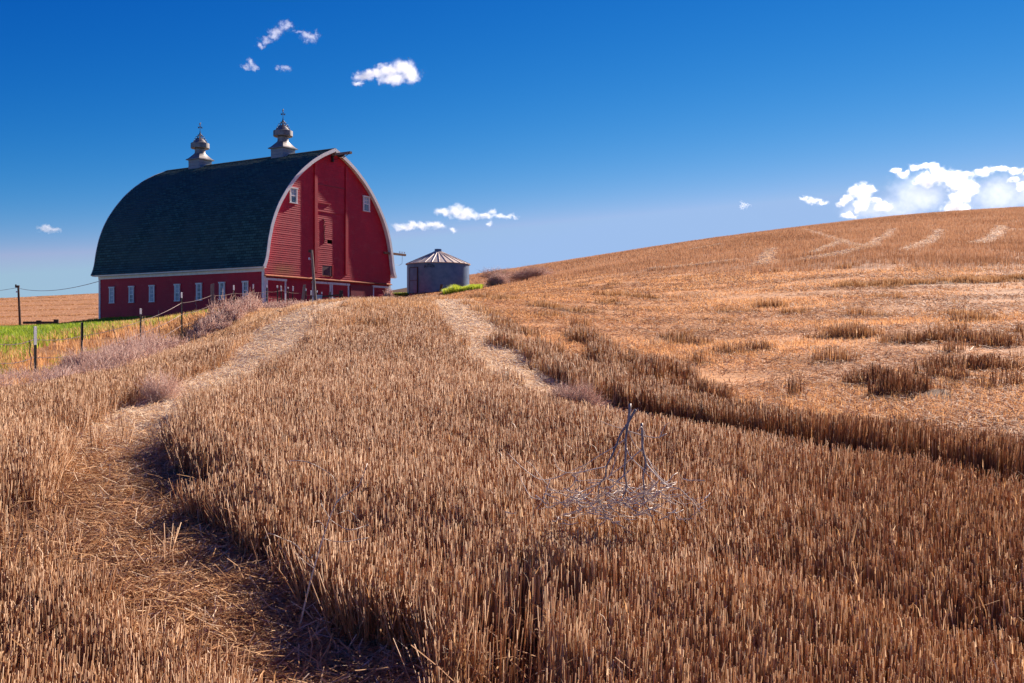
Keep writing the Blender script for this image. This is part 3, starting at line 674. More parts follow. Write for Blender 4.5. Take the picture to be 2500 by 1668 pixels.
def bin_text():
    fc = bpy.data.curves.new('lettering', 'FONT'); fc.body = 'BUTLER'; fc.size = 0.30; fc.align_x = 'CENTER'; fc.resolution_u = 3; fc.space_character = 0.92
    tmp = bpy.data.objects.new('lettering', fc); COL.objects.link(tmp); bpy.context.view_layer.update()
    me = bpy.data.meshes.new_from_object(tmp.evaluated_get(bpy.context.evaluated_depsgraph_get()))
    COL.objects.unlink(tmp); bpy.data.objects.remove(tmp)
    bm = bmesh.new(); bm.from_mesh(me); bmesh.ops.subdivide_edges(bm, edges=bm.edges[:], cuts=1); bm.to_mesh(me); bm.free()
    xs = [v.co.x for v in me.vertices]; w = max(xs)-min(xs); k = .82/w
    for v in me.vertices:
        x = v.co.x*k; t = x/.41; y = v.co.y*1.0
        zz = 1.87+y*(1.15-.42*t*t)-.06*t*t; a = R(-11.6)+x/RB
        v.co = on_bin(a, RB+.022, zz)
    return link('lettering', me, M['lettering'], gbin)
bin_text()
g = gz1(-5.15, 71); d = MB(); d.box(-.09, .09, -.07, .07, -.1, .62)
o = d.build('wooden_stump_post', M['dark_wood'], None, loc=P(1075, 716, 71)); o.rotation_euler = (0, R(9), 0); tag(o, 'short dark wooden post leaning by the foot of the grain bin', 'post')

# ------------------------------------------------------------------ fence posts, wires, poles
def steel_post(px, top, Y, tip, base=None, lab='', lean=0.0, scale=1.0):
    x = (px-CX)/F*Y; zt = (CY-top)/F*Y; zg = gz1(x, Y)-.15
    if base: zg = min(zg, (CY-base)/F*Y-.05)
    h = zt-zg; t = tip; hb = h-t
    r = empty('fence_post', (x, Y, zg), random.uniform(-.3, .3), lab, 'fence post', 'steel posts of the wire fence')
    r.rotation_euler = (0, lean, r.rotation_euler.z)
    d = MB(); w = .026*scale
    d.box(-w, w, -.006, .0, 0, hb); d.box(-.004*scale, .004*scale, -.05*scale, -.006, 0, hb)
    z = .3
    while z < hb-.03: d.box(-.012, .012, -.001, .014, z, z+.03); z += .075
    d.build('post_shaft', M['post'], r)
    if tip:
        d = MB(); d.box(-w-.002, w+.002, -.008, .002, hb, h); d.box(-.006*scale, .006*scale, -.052*scale, -.008, hb, h); d.build('post_tip', M['post_tip'], r)
    return r, zt
NEAR = [(86, 797, 22, .40, 955, 'nearest steel fence post with a long white painted top', 0.0, 1.15),
        (199.5, 787, 26, 0, 905, 'plain dark studded steel fence post without a white top, second from the left', .01, 1.25),
        (344, 753.5, 29, .16, 885, 'dark fence post with a short white tip in grey weeds, third from the left', -.005, 1.0),
        (444.5, 714, 33, .18, 837, 'white tipped steel fence post beside the dark bare soil, just left of the wooden post', -.01, 1.0)]
for (px, t, Y, tip, b, lab, ln, sc) in NEAR: steel_post(px, t, Y, tip, b, lab, ln, sc)
MID = [(571.6, 696.7, 41, .19, 'white tipped steel fence post in front of the second window from the barn corner'),
       (617.9, 693.7, 44, .20, 'slim steel fence post just left of the white barn corner board, with a pale top'),
       (652.6, 696.9, 46, .10, 'dark steel fence post directly right of the white barn corner board'),
       (679, 697.2, 47, .11, 'dark leaning steel fence post before the leftmost barn door'),
       (687.5, 698, 48, .26, 'fence post with bold white top before the right jamb of the leftmost barn door'),
       (702.6, 701, 49, .08, 'dark short steel fence post between two white topped ones by the leftmost barn door'),
       (713.3, 698.8, 50, .24, 'steel fence post with a bold white top, first left of the leaning wooden plank post'),
       (739, 706.7, 52, .22, 'low steel fence post with a white top, first right of the leaning wooden plank post'),
       (748, 705, 53, .12, 'thin small white tipped fence post midway between plank post and tall leaning pole'),
       (757.7, 709, 53.5, .25, 'low white topped fence post close left of the tall leaning pole'),
       (771.8, 709.6, 54, .10, 'low steel fence post close at the right of the tall leaning pole'),
       (785.4, 712.8, 55, .12, 'thin white tipped steel fence post right of the blue trough')]
for i, (px, t, Y, tip, lab) in enumerate(MID): steel_post(px, t, Y, tip, None, lab, random.uniform(-.03, .05), 1.15)
def wood_post(px, top, Y, w, lab, base=None, lean=0, m='wood', name='wooden_post'):
    x = (px-CX)/F*Y; zt = (CY-top)/F*Y; zg = gz1(x, Y)-.2
    if base: zg = min(zg, (CY-base)/F*Y-.1)
    h = zt-zg; d = MB(); a = w/2
    d.add([(-a, -a, 0), (a, -a, 0), (a, a, 0), (-a, a, 0), (-a, -a, h), (a*.98, -a, h+.02), (a, a, h+.03), (-a*.97, a, h)], [(0, 1, 5, 4), (1, 2, 6, 5), (2, 3, 7, 6), (3, 0, 4, 7), (4, 5, 6, 7)])
    o = d.build(name, M[m], None, loc=(x, Y, zg)); o.rotation_euler = (0, lean, .35); return tag(o, lab, 'post')
wood_post(518.5, 694, 37, .125, 'square grey wooden fence post taller than the steel posts beside it', 771)
wood_post(734, 695, 51, .13, 'grey wooden plank post leaning right before the barn doors', None, .12)
wood_post(802, 713, 56, .11, 'short leaning wooden post before the middle barn doors', None, .06)
wood_post(832.5, 709.6, 57, .19, 'thick dark wooden post before the right middle barn door', None, 0, 'dark_wood')
def leaning_pole():
    Y = 52; b = P(769, 722, Y); t = P(761, 611, Y); g = gz1(b.x, Y)-.3; k = (g-b.z)/(t.z-b.z); b = b+(t-b)*k
    r = empty('leaning_pole', b, 0, 'tall weathered wooden utility pole leaning left in front of the barn gable', 'pole')
    d = MB(); d.tube([Vector((0, 0, 0)), (t-b)*.5, (t-b)], [.085, .075, .06], 9); d.build('pole_shaft', M['wood'], r)
    d = MB(); d.box(-.16, .0, -.05, .05, -.12, .02); d.build('bracket', M['dark_wood'], r, loc=t-b)
    d = MB(); d.tube([(-.02, -.05, -.46), (-.12, -.05, -.46)], .012, 5); d.tube([(-.12, -.05, -.50), (-.12, -.05, -.46), (-.12, -.05, -.38)], [.03, .05, .035], 8); d.build('insulator', M['insulator'], r, loc=t-b)
leaning_pole()
def utility_pole():
    Y = 105; t = P(44.5, 697, Y); b = P(50, 797, Y); b.z = min(b.z, gz1(b.x, Y))-.2
    r = empty('utility_pole', b, 0, 'old wooden utility pole at the far left below the ploughed brown hill', 'utility pole')
    d = MB(); d.tube([Vector((0, 0, 0)), (t-b)*.5, t-b], [.13, .115, .10], 9); d.build('pole_shaft', M['dark_wood'], r)
    d = MB(); d.box(-.30, .12, -.07, .07, -.22, .0); d.box(-.30, -.18, -.05, .05, 0.0, .1); d.build('crossarm', M['dark_wood'], r, loc=t-b)
    d = MB(); d.tube([(-.1, -.14, -.75), (-.1, -.14, -.68), (-.1, -.14, -.58)], [.05, .07, .05], 8); d.build('insulator', M['insulator'], r, loc=t-b)
    a = P(41, 703, Y); e = P(-300, 722, 150); c = Vector((LX, LY, ZB))+Vector((math.cos(TH)*-.02-math.sin(TH)*BL, math.sin(TH)*-.02+math.cos(TH)*BL, 2.52))
    d = MB()
    for p, q, sag in ((a, c, .45), (e, a, .6)):
        d.tube([p.lerp(q, k/10)-Vector((0, 0, sag*4*(k/10)*(1-k/10))) for k in range(11)], .02, 5)
    tag(d.build('power_line', M['cable']), 'thin grey overhead cable running from the far utility pole to the barn corner', 'cable')
utility_pole()
def rail_fence():
    Y = 84; xs = [(57-CX)/F*Y, (92-CX)/F*Y, (97.5-CX)/F*Y, (137-CX)/F*Y]
    r = empty('rail_fence', (xs[1], Y, gz1(xs[1], Y)), 0, 'low dark wooden rail fence beyond the green grass left of the barn', 'fence'); o = r.location
    d = MB(); zr = (CY-788)/F*Y-o.z; d.box(xs[0]-o.x, xs[3]-o.x, -.09, -.05, zr-.10, zr+.10); d.build('rail', M['dark_wood'], r)
    for x in xs[1:]:
        d = MB(); w = .11 if x != xs[3] else .19; d.box(x-o.x-w, x-o.x+w, -.05, .10, -.6, (CY-(782.5 if x != xs[3] else 780))/F*Y-o.z); d.build('post', M['dark_wood'], r)
rail_fence()
def trough():
    Y = 53; c = P(775, 734, Y); zt = (CY-722.5)/F*Y; zg = gz1(c.x, Y); w = .21; h = zt-zg
    r = empty('water_trough', (c.x, Y, zg), .2, 'light blue metal water trough half hidden by weeds before the barn', 'trough')
    d = MB(); d.add([(-w, -.5, 0), (w, -.5, 0), (w, .5, 0), (-w, .5, 0), (-w*1.05, -.55, h), (w*1.05, -.55, h), (w*1.05, .55, h), (-w*1.05, .55, h)], [(0, 1, 5, 4), (1, 2, 6, 5), (2, 3, 7, 6), (3, 0, 4, 7), (3, 2, 1, 0)])
    d.add([(-w*.9, -.45, .3), (w*.9, -.45, .3), (w*.9, .45, .3), (-w*.9, .45, .3)], [(0, 1, 2, 3)]); d.build('basin', M['blue'], r)
    for y0, y1 in ((-.6, -.55), (.55, .6)):
        d = MB(); d.box(-w*1.15, w*1.15, y0, y1, h-.04, h+.02); d.build('rim', M['blue'], r)
trough()
Y = 55.5; r = empty('broken_rail', P(812, 724, Y), 0, 'broken dark wooden rail propped between the posts before the right middle barn door', 'rail')
d = MB(); d.add([(-.6, -.03, -.05), (.55, -.03, .04), (.55, -.03, .14), (-.6, -.03, .03), (-.6, .03, -.05), (.55, .03, .04), (.55, .03, .14), (-.6, .03, .03)], [(0, 1, 2, 3), (7, 6, 5, 4), (3, 2, 6, 7), (0, 3, 7, 4), (1, 5, 6, 2), (0, 4, 5, 1)]); d.build('plank', M['dark_wood'], r)
d = MB(); d.add([(-.55, -.06, -.75), (-.45, -.06, -.75), (-.02, -.06, -.02), (-.12, -.06, -.02), (-.55, -.04, -.75), (-.45, -.04, -.75), (-.02, -.04, -.02), (-.12, -.04, -.02)], [(0, 1, 2, 3), (0, 3, 7, 4), (1, 5, 6, 2), (3, 2, 6, 7)]); d.build('brace', M['wood'], r)
Y = 54.5; c = P(822, 729, Y); d = MB(); d.box(-.31, .31, -.1, .1, -.03, .03); o = d.build('pale_plank', M['white_worn'], None, loc=c); o.rotation_euler = (0, R(3), 0)
d2 = MB(); d2.box(-.28, -.22, -.05, .05, -1.2, -.03); d2.box(.22, .28, -.05, .05, -1.2, -.03); d2.build('leg', M['dark_wood'], o)
tag(o, 'pale weathered plank bench standing low before the right middle barn door', 'bench')
# barbed wires from post to post
def wire(name, lab, pts, r=.007):
    d = MB(); out = []
    for i in range(len(pts)-1):
        a, b = pts[i], pts[i+1]; L = (b-a).length; n = max(4, int(L/.35))
        for k in range(n):
            t = k/n; p = a.lerp(b, t); p = p-Vector((0, 0, .05*4*t*(1-t))); out.append(p)
            if k % 2 and a.y < 45: d.tube([p+Vector((-.02, -.015, -.03)), p+Vector((.015, .015, .03))], .006, 3)
    out.append(pts[-1]); d.tube(out, r, 4)
    tag(d.build(name, M['wire']), lab, 'wire')
top = [P(-120, 868, 18), P(0, 840.5, 19.5), P(86, 829, 22), P(199.5, 821, 26), P(344, 785, 29), P(444.5, 740, 33), P(518.5, 721, 37), P(571.6, 716, 41), P(617.9, 713, 44), P(652.6, 712, 46), P(687.5, 709, 48), P(734, 716, 51), P(769, 722, 52)]
mid = [P(-120, 918, 18), P(0, 887, 19.5), P(86, 872, 22), P(199.5, 864, 26), P(344, 815, 29), P(444.5, 768, 33), P(518.5, 744, 37), P(571.6, 733, 41), P(617.9, 729, 44), P(652.6, 727, 46), P(687.5, 728, 48)]
low = [P(86, 915, 22), P(199.5, 902, 26), P(344, 846, 29), P(444.5, 795, 33), P(518.5, 766, 37)]
wire('barbed_wire', 'topmost barbed wire strand of the fence climbing towards the barn', [p-Vector((0, .05, 0)) for p in top])
wire('barbed_wire', 'middle barbed wire strand of the fence, under the topmost one', [p-Vector((0, .05, 0)) for p in mid])
wire('barbed_wire', 'lowest barbed wire strand, close above the weeds and dark soil', [p-Vector((0, .05, 0)) for p in low], .006)
for (x0, y0, x1, y1, Y, lab) in ((75, 830, 83, 945, 21, 'thin twisted wire stay hanging left of the nearest white topped post'), (276, 796, 290, 842, 28, 'thin leaning wire stay between the plain dark post and the third post'),
                                 (388, 758, 392, 832, 31, 'thin upright wire stay right of the third post'), (477, 724, 482, 757, 35, 'thin leaning wire stay between fourth steel post and square wooden post')):
    d = MB(); a, b = P(x0, y0, Y), P(x1, y1, Y); d.tube([a+(b-a)*k/12+Vector((.012*math.sin(k*1.7), -.06, 0)) for k in range(13)], .013, 4)
    tag(d.build('wire_stay', M['wire']), lab, 'wire stay', 'wire stays of the fence')
# far marker post on the hill
d = MB(); d.tube([P(1209, 700, 78), P(1201.5, 664, 78)], .05, 5); tag(d.build('hill_post', M['dark_wood']), 'thin leaning post standing alone on the slope right of the grain bin', 'post')

# ------------------------------------------------------------------ standing stubble
def wedge(n, y0, y1, umin=-0.72, umax=0.76, p=1.0):
    """positions in the view wedge with density falling as 1/Y^p beyond y0"""
    e = 2-p; q = rng.uniform(0, 1, n); Y = (y0**e+q*(y1**e-y0**e))**(1/e); return rng.uniform(umin, umax, n)*Y, Y
def near_stubble():
    X, Y = wedge(860000, 2.6, 46, -.86, .76, p=1.0)
    z = zones(X, Y); rs = z['rs']; al = X-Y
    ph = np.mod(rs+0.15*np.sin(Y*0.4), 0.20)-0.10                        # drill rows follow the curve of the wheel track
    keep = (z['stand'] | z['strip']) & (rng.uniform(0, 1, len(X)) < np.where(np.abs(ph) < 0.055, 1, 0.45))
    ridge = fbm(rs*1.15, al*0.28, 41, 3); gap = fbm(X*1.6, Y*1.6, 43, 3)
    keep &= rng.uniform(0, 1, len(X)) < np.clip((ridge*.6+gap*.4-0.34)*7, 0.10, 1)*np.where(z['strip'] & (z['cq'] == 0), np.clip((gap-.25)*4, .25, 1), 1)
    keep &= rng.uniform(0, 1, len(X)) > .75*z['cq']**1.5
    keep = np.nonzero(keep)[0]; keep = np.repeat(keep, np.where(Y[keep] < 6, 3, 4)); n = len(keep)  # every plant has several stems
    tx = rng.normal(0, .022, n)*np.clip(Y[keep]/8, .8, 2.5); ty = rng.normal(0, .022, n)*np.clip(Y[keep]/8, .8, 2.5)
    X, Y, rs, ridge, zz = X[keep]+tx, Y[keep]+ty, rs[keep], ridge[keep], {k: v[keep] for k, v in z.items()}
    Zg = zz['Z']; print('stems', n)
    hn = fbm(X*0.5, Y*0.5, 51, 3)
    H = 0.265*(0.36+0.42*hn+0.80*ridge)*rng.uniform(0.80, 1.10, n)*np.where(rng.uniform(0, 1, n) < .15, rng.uniform(.4, .85, n), 1)*(1-.28*sstep(8, 20, Y))
    H = H*(1.0-.55*zz['cq']**2)*np.where(zz['cq'] > 0, .55+.8*fbm(X*2.6, Y*2.6, 57, 2), 1)
    edge = np.minimum(zz['tl'], zz['tr']); lean = rng.normal(0, .06, (n, 2))+rng.normal(0, .16, (n, 2))*zz['cq'][:, None]; lean[:, 0] += (fbm(X*1.3, Y*1.3, 61, 2)-.5)*.22; lean[:, 1] += (fbm(X*1.3, Y*1.3, 67, 2)-.5)*.2
    fl = (edge < .10) & zz['stand']; lean[fl] += rng.normal(0, .2, (fl.sum(), 2))
    w = rng.uniform(0, 1, n) < .03; lean[w] = rng.normal(0, .5, (w.sum(), 2))
    r = rng.uniform(.0015, .0029, n)*np.clip((Y/8)**0.6, 1, 9)
    P0 = np.stack([X, Y, Zg-.02], 1); P1 = np.stack([X+lean[:, 0]*H, Y+lean[:, 1]*H, Zg+H*np.sqrt(np.clip(1-(lean**2).sum(1), .1, 1))], 1)
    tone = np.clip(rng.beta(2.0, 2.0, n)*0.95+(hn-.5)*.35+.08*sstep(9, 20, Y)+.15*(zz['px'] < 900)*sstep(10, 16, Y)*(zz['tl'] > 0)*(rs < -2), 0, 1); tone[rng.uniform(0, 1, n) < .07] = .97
    nr = rng.uniform(0, 1, n) > sstep(6, 24, Y)*.9+.05; f = ~nr; tone = np.clip(tone-.09*zz['strip']-.10*f, 0, 1)
    V, Q, T, tn = sticks(P0[nr], P1[nr], r[nr], r[nr]*.8, tone[nr]); tn = np.clip(tn+np.tile([-.14]*3+[.12]*3, nr.sum()), 0, 1)   # shade painted in at the foot, sunlight at the tip
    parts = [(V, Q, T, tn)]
    V, Q, T, tn = blades(P0[f], rng.uniform(0, 6.28, f.sum()), H[f], r[f]*1.15, lean[f, 0], tone[f]); V[2::5, :2] = V[2::5, :2]; tn = np.clip(tn+np.tile([-.14, -.14, .06, .06, .16], f.sum()), 0, 1)  # same shaded foot and sunlit tip put into the blade colour
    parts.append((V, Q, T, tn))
    # frayed leaf scraps and husks on the stems
    k = rng.uniform(0, 1, n) < np.clip(.45-Y/30, .02, .4); t = rng.uniform(.35, 1.0, k.sum())[:, None]**.6
    b = P0[k]*(1-t)+P1[k]*t; a = rng.uniform(0, 6.28, k.sum())
    parts.append(blades(b, a, rng.uniform(-.05, .06, k.sum()), rng.uniform(.0012, .0030, k.sum())*np.clip(Y[k]/5.5, 1, 4), rng.uniform(-.9, 1.2, k.sum()), np.clip(tone[k]+.3, 0, 1)))
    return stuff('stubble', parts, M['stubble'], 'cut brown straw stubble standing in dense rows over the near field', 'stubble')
near_stubble()
def hill_stubble():
    X, Y = wedge(680000, 24, 125, -.12, .74, p=1.05)
    z = zones(X, Y); rows = np.mod(X*0.25+Y*0.97+fbm(X*.03, Y*.03, 5, 2)*14, 1.1)
    dens = np.clip((fbm(X*.22, Y*.5, 71, 3)-.2)*3, .15, 1)
    keep = z['hill'] & ~z['pale'] & (rng.uniform(0, 1, len(X)) < np.where(rows < .62, dens, dens*.35))
    X, Y, Zg = X[keep], Y[keep], z['Z'][keep]; n = len(X)
    H = .27*rng.uniform(.65, 1.15, n); W = rng.uniform(.004, .011, n)*np.clip(Y/40, .8, 2.2)
    tone = np.clip(rng.beta(2, 2.2, n)+.12+(fbm(X*.15, Y*.15, 81, 2)-.5)*.5, 0, 1)
    return stuff('hill_stubble', [blades(np.stack([X, Y, Zg-.02], 1), rng.uniform(0, 6.28, n), H, W, rng.normal(0, .18, n), tone)], M['hill_stubble'], 'brown stubble covering the upper slope of the right hill in faint rows', 'stubble')
hill_stubble()
def straw_litter():
    parts = []
    def lay(X, Y, z, L, r, tone, up=.035, tilt=.16):
        n = len(X); a = rng.uniform(0, 6.28, n); t = rng.normal(0, tilt, n); Z = z+rng.uniform(.004, up, n)
        D = np.stack([np.cos(a)*np.cos(t), np.sin(a)*np.cos(t), np.sin(t)], 1); C = np.stack([X, Y, Z], 1)
        C[:, 2] += np.abs(np.sin(t))*L*.5
        # keep both ends on the slope
        e = .3; sx = (gz(X+e, Y)-gz(X-e, Y))/(2*e); sy = (gz(X, Y+e)-gz(X, Y-e))/(2*e); D[:, 2] += D[:, 0]*sx+D[:, 1]*sy
        bend = rng.normal(0, .12, (n, 3))*L[:, None]; bend[:, 2] = np.abs(bend[:, 2])*.5; h = D*L[:, None]*.5
        # flat straws: ribbons lying more or less face up
        up_ = np.stack([rng.normal(0, .35, n)-sx, rng.normal(0, .35, n)-sy, np.ones(n)], 1); W = np.cross(D, up_); W *= (r*1.25/(np.linalg.norm(W, axis=1)+1e-9))[:, None]
        V = np.stack([C-h-W, C-h+W, C+bend-W, C+bend+W, C+h-W*.8, C+h+W*.8], 1).reshape(-1, 3); b = (np.arange(n)*6)[:, None]
        parts.append((V, np.concatenate([b+np.array([[0, 1, 3, 2]]), b+np.array([[2, 3, 5, 4]])]), None, np.repeat(tone, 6)))
    # flattened straw in the wheel tracks and at their edges
    for tl, cnt in ((TRACK_L, 150000), (TRACK_R, 100000)):
        seg = np.hypot(*np.diff(tl, axis=0).T); mid = (tl[1:]+tl[:-1])/2; w = seg/np.clip(mid[:, 1], 3, 40)**.9; k = rng.choice(len(seg), cnt, p=w/w.sum())
        t = rng.uniform(0, 1, cnt)[:, None]; q = tl[k]*(1-t)+tl[k+1]*t; d = (tl[k+1]-tl[k])/seg[k][:, None]; o = (np.clip(rng.normal(0, .27, cnt), -.6, .6)*(1+(.8 if tl is TRACK_L else .25)*sstep(5.5, 11, mid[k, 1])))[:, None]
        X = q[:, 0]-d[:, 1]*o[:, 0]; Y = q[:, 1]+d[:, 0]*o[:, 0]; s = Y > 2.6; X, Y = X[s], Y[s]; n = len(X)
        lay(X, Y, gz(X, Y), rng.uniform(.04, .20, n), rng.uniform(.0010, .0020, n)*np.clip((Y/6)**.8, 1, 5), np.clip(rng.beta(1.6, 1.5, n)+.55*sstep(5.5, 9, Y), 0, 1), .045, .2)
    # cut straw over the bare part of the right field
    X, Y = wedge(500000, 7.5, 75, -.10, .76, p=1.2); z = zones(X, Y)
    den = np.clip((fbm(X*.45, Y*.8, 91, 4)-.34)*4, .07, 1)
    keep = (~z['left']) & (~z['core']) & (~z['strip']) & (~z['hill']) & (rng.uniform(0, 1, len(X)) < den)
    X, Y, Zg = X[keep], Y[keep], z['Z'][keep]; n = len(X)
    lay(X, Y, Zg, rng.uniform(.04, .19, n), rng.uniform(.0015, .0028, n)*np.clip((Y/8)**.75, 1, 5), np.clip(rng.beta(2.0, 2.4, n), 0, 1), .035, .2)
    # pale streaks on the hill
    for pl, w in PALE:
        m_ = 3500; k = rng.integers(0, len(pl)-1, m_); t = rng.uniform(0, 1, m_)[:, None]; q = pl[k]*(1-t)+pl[k+1]*t; q = q+rng.normal(0, w*.6, q.shape); X, Y = q[:, 0], q[:, 1]
        lay(X, Y, gz(X, Y), rng.uniform(.08, .28, m_), rng.uniform(.006, .012, m_), np.clip(rng.uniform(.72, 1, m_), 0, 1), .12, .2)
    # scraps fallen between the standing stems
    X, Y = wedge(26000, 2.7, 22, p=1.2); z = zones(X, Y); k = z['stand']; X, Y, Zg = X[k], Y[k], z['Z'][k]; n = len(X)
    lay(X, Y, Zg, rng.uniform(.05, .22, n), rng.uniform(.0014, .0024, n)*np.clip(Y/6, 1, 4), np.clip(rng.beta(2, 2.5, n), 0, 1), .16, .5)
    return stuff('straw_litter', parts, M['litter'], 'pale loose straw lying flat in the wheel tracks and over the cut part of the field', 'straw')
straw_litter()
def dry_grass():
    parts = []
    X, Y = wedge(520000, 8, 70, -.10, .76, p=1.2); z = zones(X, Y)
    den = np.clip((fbm(X*.28+3, Y*.55, 101, 4)-.34)*3.2, 0, 1)
    keep = (~z['left']) & (~z['core']) & (~z['strip']) & (~z['hill']) & (rng.uniform(0, 1, len(X)) < den)
    X, Y, Zg = X[keep], Y[keep], z['Z'][keep]; n = len(X)
    parts.append(blades(np.stack([X, Y, Zg-.01], 1), rng.uniform(0, 6.28, n), rng.uniform(.03, .10, n)*np.clip(.5+den[keep]*.6, .5, 1.1), rng.uniform(.0016, .0032, n)*np.clip((Y/9)**.8, 1, 6), rng.normal(0, .9, n), np.clip(rng.beta(2.5, 2, n), 0, 1)))
    # tan grass between the weeds and the green strip on the left
    X, Y = wedge(120000, 14, 60, -.62, -.20, p=1.1); z = zones(X, Y); g = GREEN(z['px'])-z['py']+(z['n'])*30
    keep = z['left'] & (g < 12) & (z['py'] < np.interp(z['px'], EDGE_X, EDGE_Y)-8) & (rng.uniform(0, 1, len(X)) < np.clip((fbm(X*.5, Y*.5, 111, 3)-.3)*5, 0, 1))
    X, Y, Zg = X[keep], Y[keep], z['Z'][keep]; n = len(X)
    parts.append(blades(np.stack([X, Y, Zg-.01], 1), rng.uniform(0, 6.28, n), rng.uniform(.12, .34, n), rng.uniform(.004, .009, n)*np.clip(Y/22, .8, 2), rng.normal(0, .5, n), np.clip(rng.beta(2.5, 2, n), 0, 1)))
    return stuff('dry_grass', parts, M['dry_grass'], 'fine dry tan grass in patches over the right slope and beside the fence', 'dry grass')
dry_grass()
def green_grass():
    X, Y = wedge(330000, 17, 64, -.64, -.20, p=1.0); z = zones(X, Y); g = GREEN(z['px'])-z['py']+z['n']*26
    ptch = np.zeros(len(X))
    for (cx, cyy, rx, ry) in ((45, 925, 45, 9), (160, 888, 40, 13), (40, 868, 45, 22), (245, 868, 60, 10), (130, 912, 60, 7), (8, 905, 25, 22), (52, 855, 25, 12), (260, 800, 90, 8)):
        ptch = np.maximum(ptch, 1-((z['px']-cx)/rx)**2-((z['py']-cyy)/ry)**2+z['n'])
    keep = z['left'] & ((g > 0) | (ptch > .15)) & (rng.uniform(0, 1, len(X)) < .75)
    X, Y, Zg = X[keep], Y[keep], z['Z'][keep]; n = len(X); pt = (g[keep] <= 0)
    H = np.where(pt, rng.uniform(.08, .22, n), rng.uniform(.12, .32, n)); W = rng.uniform(.005, .011, n)*np.clip(Y/25, .8, 2.4)
    tone = np.clip(rng.beta(2, 2, n)*.8+(fbm(X*.6, Y*.6, 121, 3)-.5)*.8+.12, 0, 1)
    parts = [blades(np.stack([X, Y, Zg-.02], 1), rng.uniform(0, 6.28, n), H, W, rng.normal(0, .45, n), tone)]
    stuff('green_grass', parts, M['green'], 'fresh green grass on the low ground between the wire fence and the barn', 'grass')
    # bright tuft along the bin foot
    n = 9000; t = rng.uniform(0, 1, n); px = 1082+t*95; Y = rng.uniform(62, 70, n)+(px-1130)*.02; X = (px-CX)/F*Y; zt = np.interp(px, [1082, 1110, 1130, 1150, 1178], [712, 700, 704, 698, 697])
    Zg = gz(X, Y); Htop = ((CY-zt)/F*Y-Zg); H = np.clip(Htop*rng.uniform(.8, 1.6, n), .3, 1.7)
    stuff('green_grass', [blades(np.stack([X, Y, Zg-.02], 1), rng.uniform(0, 6.28, n), H, rng.uniform(.012, .024, n), rng.normal(.1, .4, n), np.clip(rng.beta(3, 2, n)+.1, 0, 1))], M['green'], 'bright green tall grass growing at the foot of the grain bin', 'grass')
    n = 2500; px = rng.uniform(955, 996, n); Y = rng.uniform(72, 80, n); X = (px-CX)/F*Y; Zg = gz(X, Y); H = np.clip((CY-713)/F*Y-Zg, .15, 1.2)*rng.uniform(.5, 1, n)
    stuff('green_grass', [blades(np.stack([X, Y, Zg-.02], 1), rng.uniform(0, 6.28, n), H, rng.uniform(.012, .024, n), rng.normal(.1, .4, n), np.clip(rng.beta(3, 2, n), 0, 1))], M['green'], 'thin strip of green grass between the barn and the grain bin', 'grass')
green_grass()
def twigs(C, rad, hgt, n, r, tone0=.5, segs=3):
    """curled dry twigs filling a mound around each point of C"""
    k = rng.integers(0, len(C), n); c = C[k]; a = rng.uniform(0, 6.28, n); e = rng.uniform(.05, 1.25, n)
    D = np.stack([np.cos(a)*np.cos(e), np.sin(a)*np.cos(e), np.sin(e)], 1); st = rng.uniform(.05, .6, n)[:, None]
    sc = np.stack([rad[k], rad[k], hgt[k]], 1); p = c+D*sc*st; parts = []; tone = np.clip(rng.normal(tone0, .24, n), 0, 1)
    for s in range(segs):
        D = D+rng.normal(0, .38, D.shape); D /= np.linalg.norm(D, axis=1, keepdims=True)
        q = p+D*sc*(.45/segs)*rng.uniform(.7, 1.3, n)[:, None]; rr = r[k]*(1-.22*s)
        parts.append(sticks(p, q, rr, rr*.8, tone)); p = q
    return parts
def weed_bank():
    X, Y = wedge(60000, 11, 56, -.62, -.18, p=.9); z = zones(X, Y)
    e = np.interp(z['px'], EDGE_X, EDGE_Y); up = np.interp(z['px'], [-200, 0, 90, 200, 330, 420, 520, 600, 640, 800], [950, 950, 942, 908, 882, 862, 780, 764, 758, 735])
    soil = (1-((z['px']-425)/70)**2-((z['py']-846)/22)**2) > 0
    k = z['left'] & (z['py'] > up) & (z['py'] < e+6) & ~soil & (rng.uniform(0, 1, len(X)) < .09+.12*(z['nb'] > 0)); X, Y, Zg = X[k], Y[k], z['Z'][k]
    X2 = []
    C = np.stack([X, Y, Zg], 1); n = len(C); print('weed mounds', n)
    big = fbm(X*.5, Y*.35, 131, 3); rad = rng.uniform(.25, .6, n)*(.6+.8*big); h = rng.uniform(.2, .95, n)*(.35+1.1*big)*np.interp(proj(X, Y, Zg)[0], [0, 90, 180, 250, 350, 420, 480, 560], [.6, .6, .75, 1.05, 1.05, .6, .7, 1.1])
    # crest before the barn
    px = rng.uniform(560, 775, 150); Yc = rng.uniform(42, 51, 150); Xc = (px-CX)/F*Yc; Zc = gz(Xc, Yc); want = (CY-np.interp(px, [560, 610, 650, 700, 775], [742, 735, 731, 726, 733]))/F*Yc
    hc = np.clip(want-Zc, .25, 1.3)*rng.uniform(.7, 1.1, 150)
    C = np.concatenate([C, np.stack([Xc, Yc, Zc], 1)]); rad = np.concatenate([rad, rng.uniform(.4, .8, 150)]); h = np.concatenate([h, hc])
    r = .0035*np.clip(C[:, 1]/14, .8, 4)
    stuff('weed_bank', twigs(C, rad, h, 140000, r, .55), M['weed'], 'bank of tangled greyish pink dry weeds running along the fence up to the barn', 'dry weeds')
weed_bank()
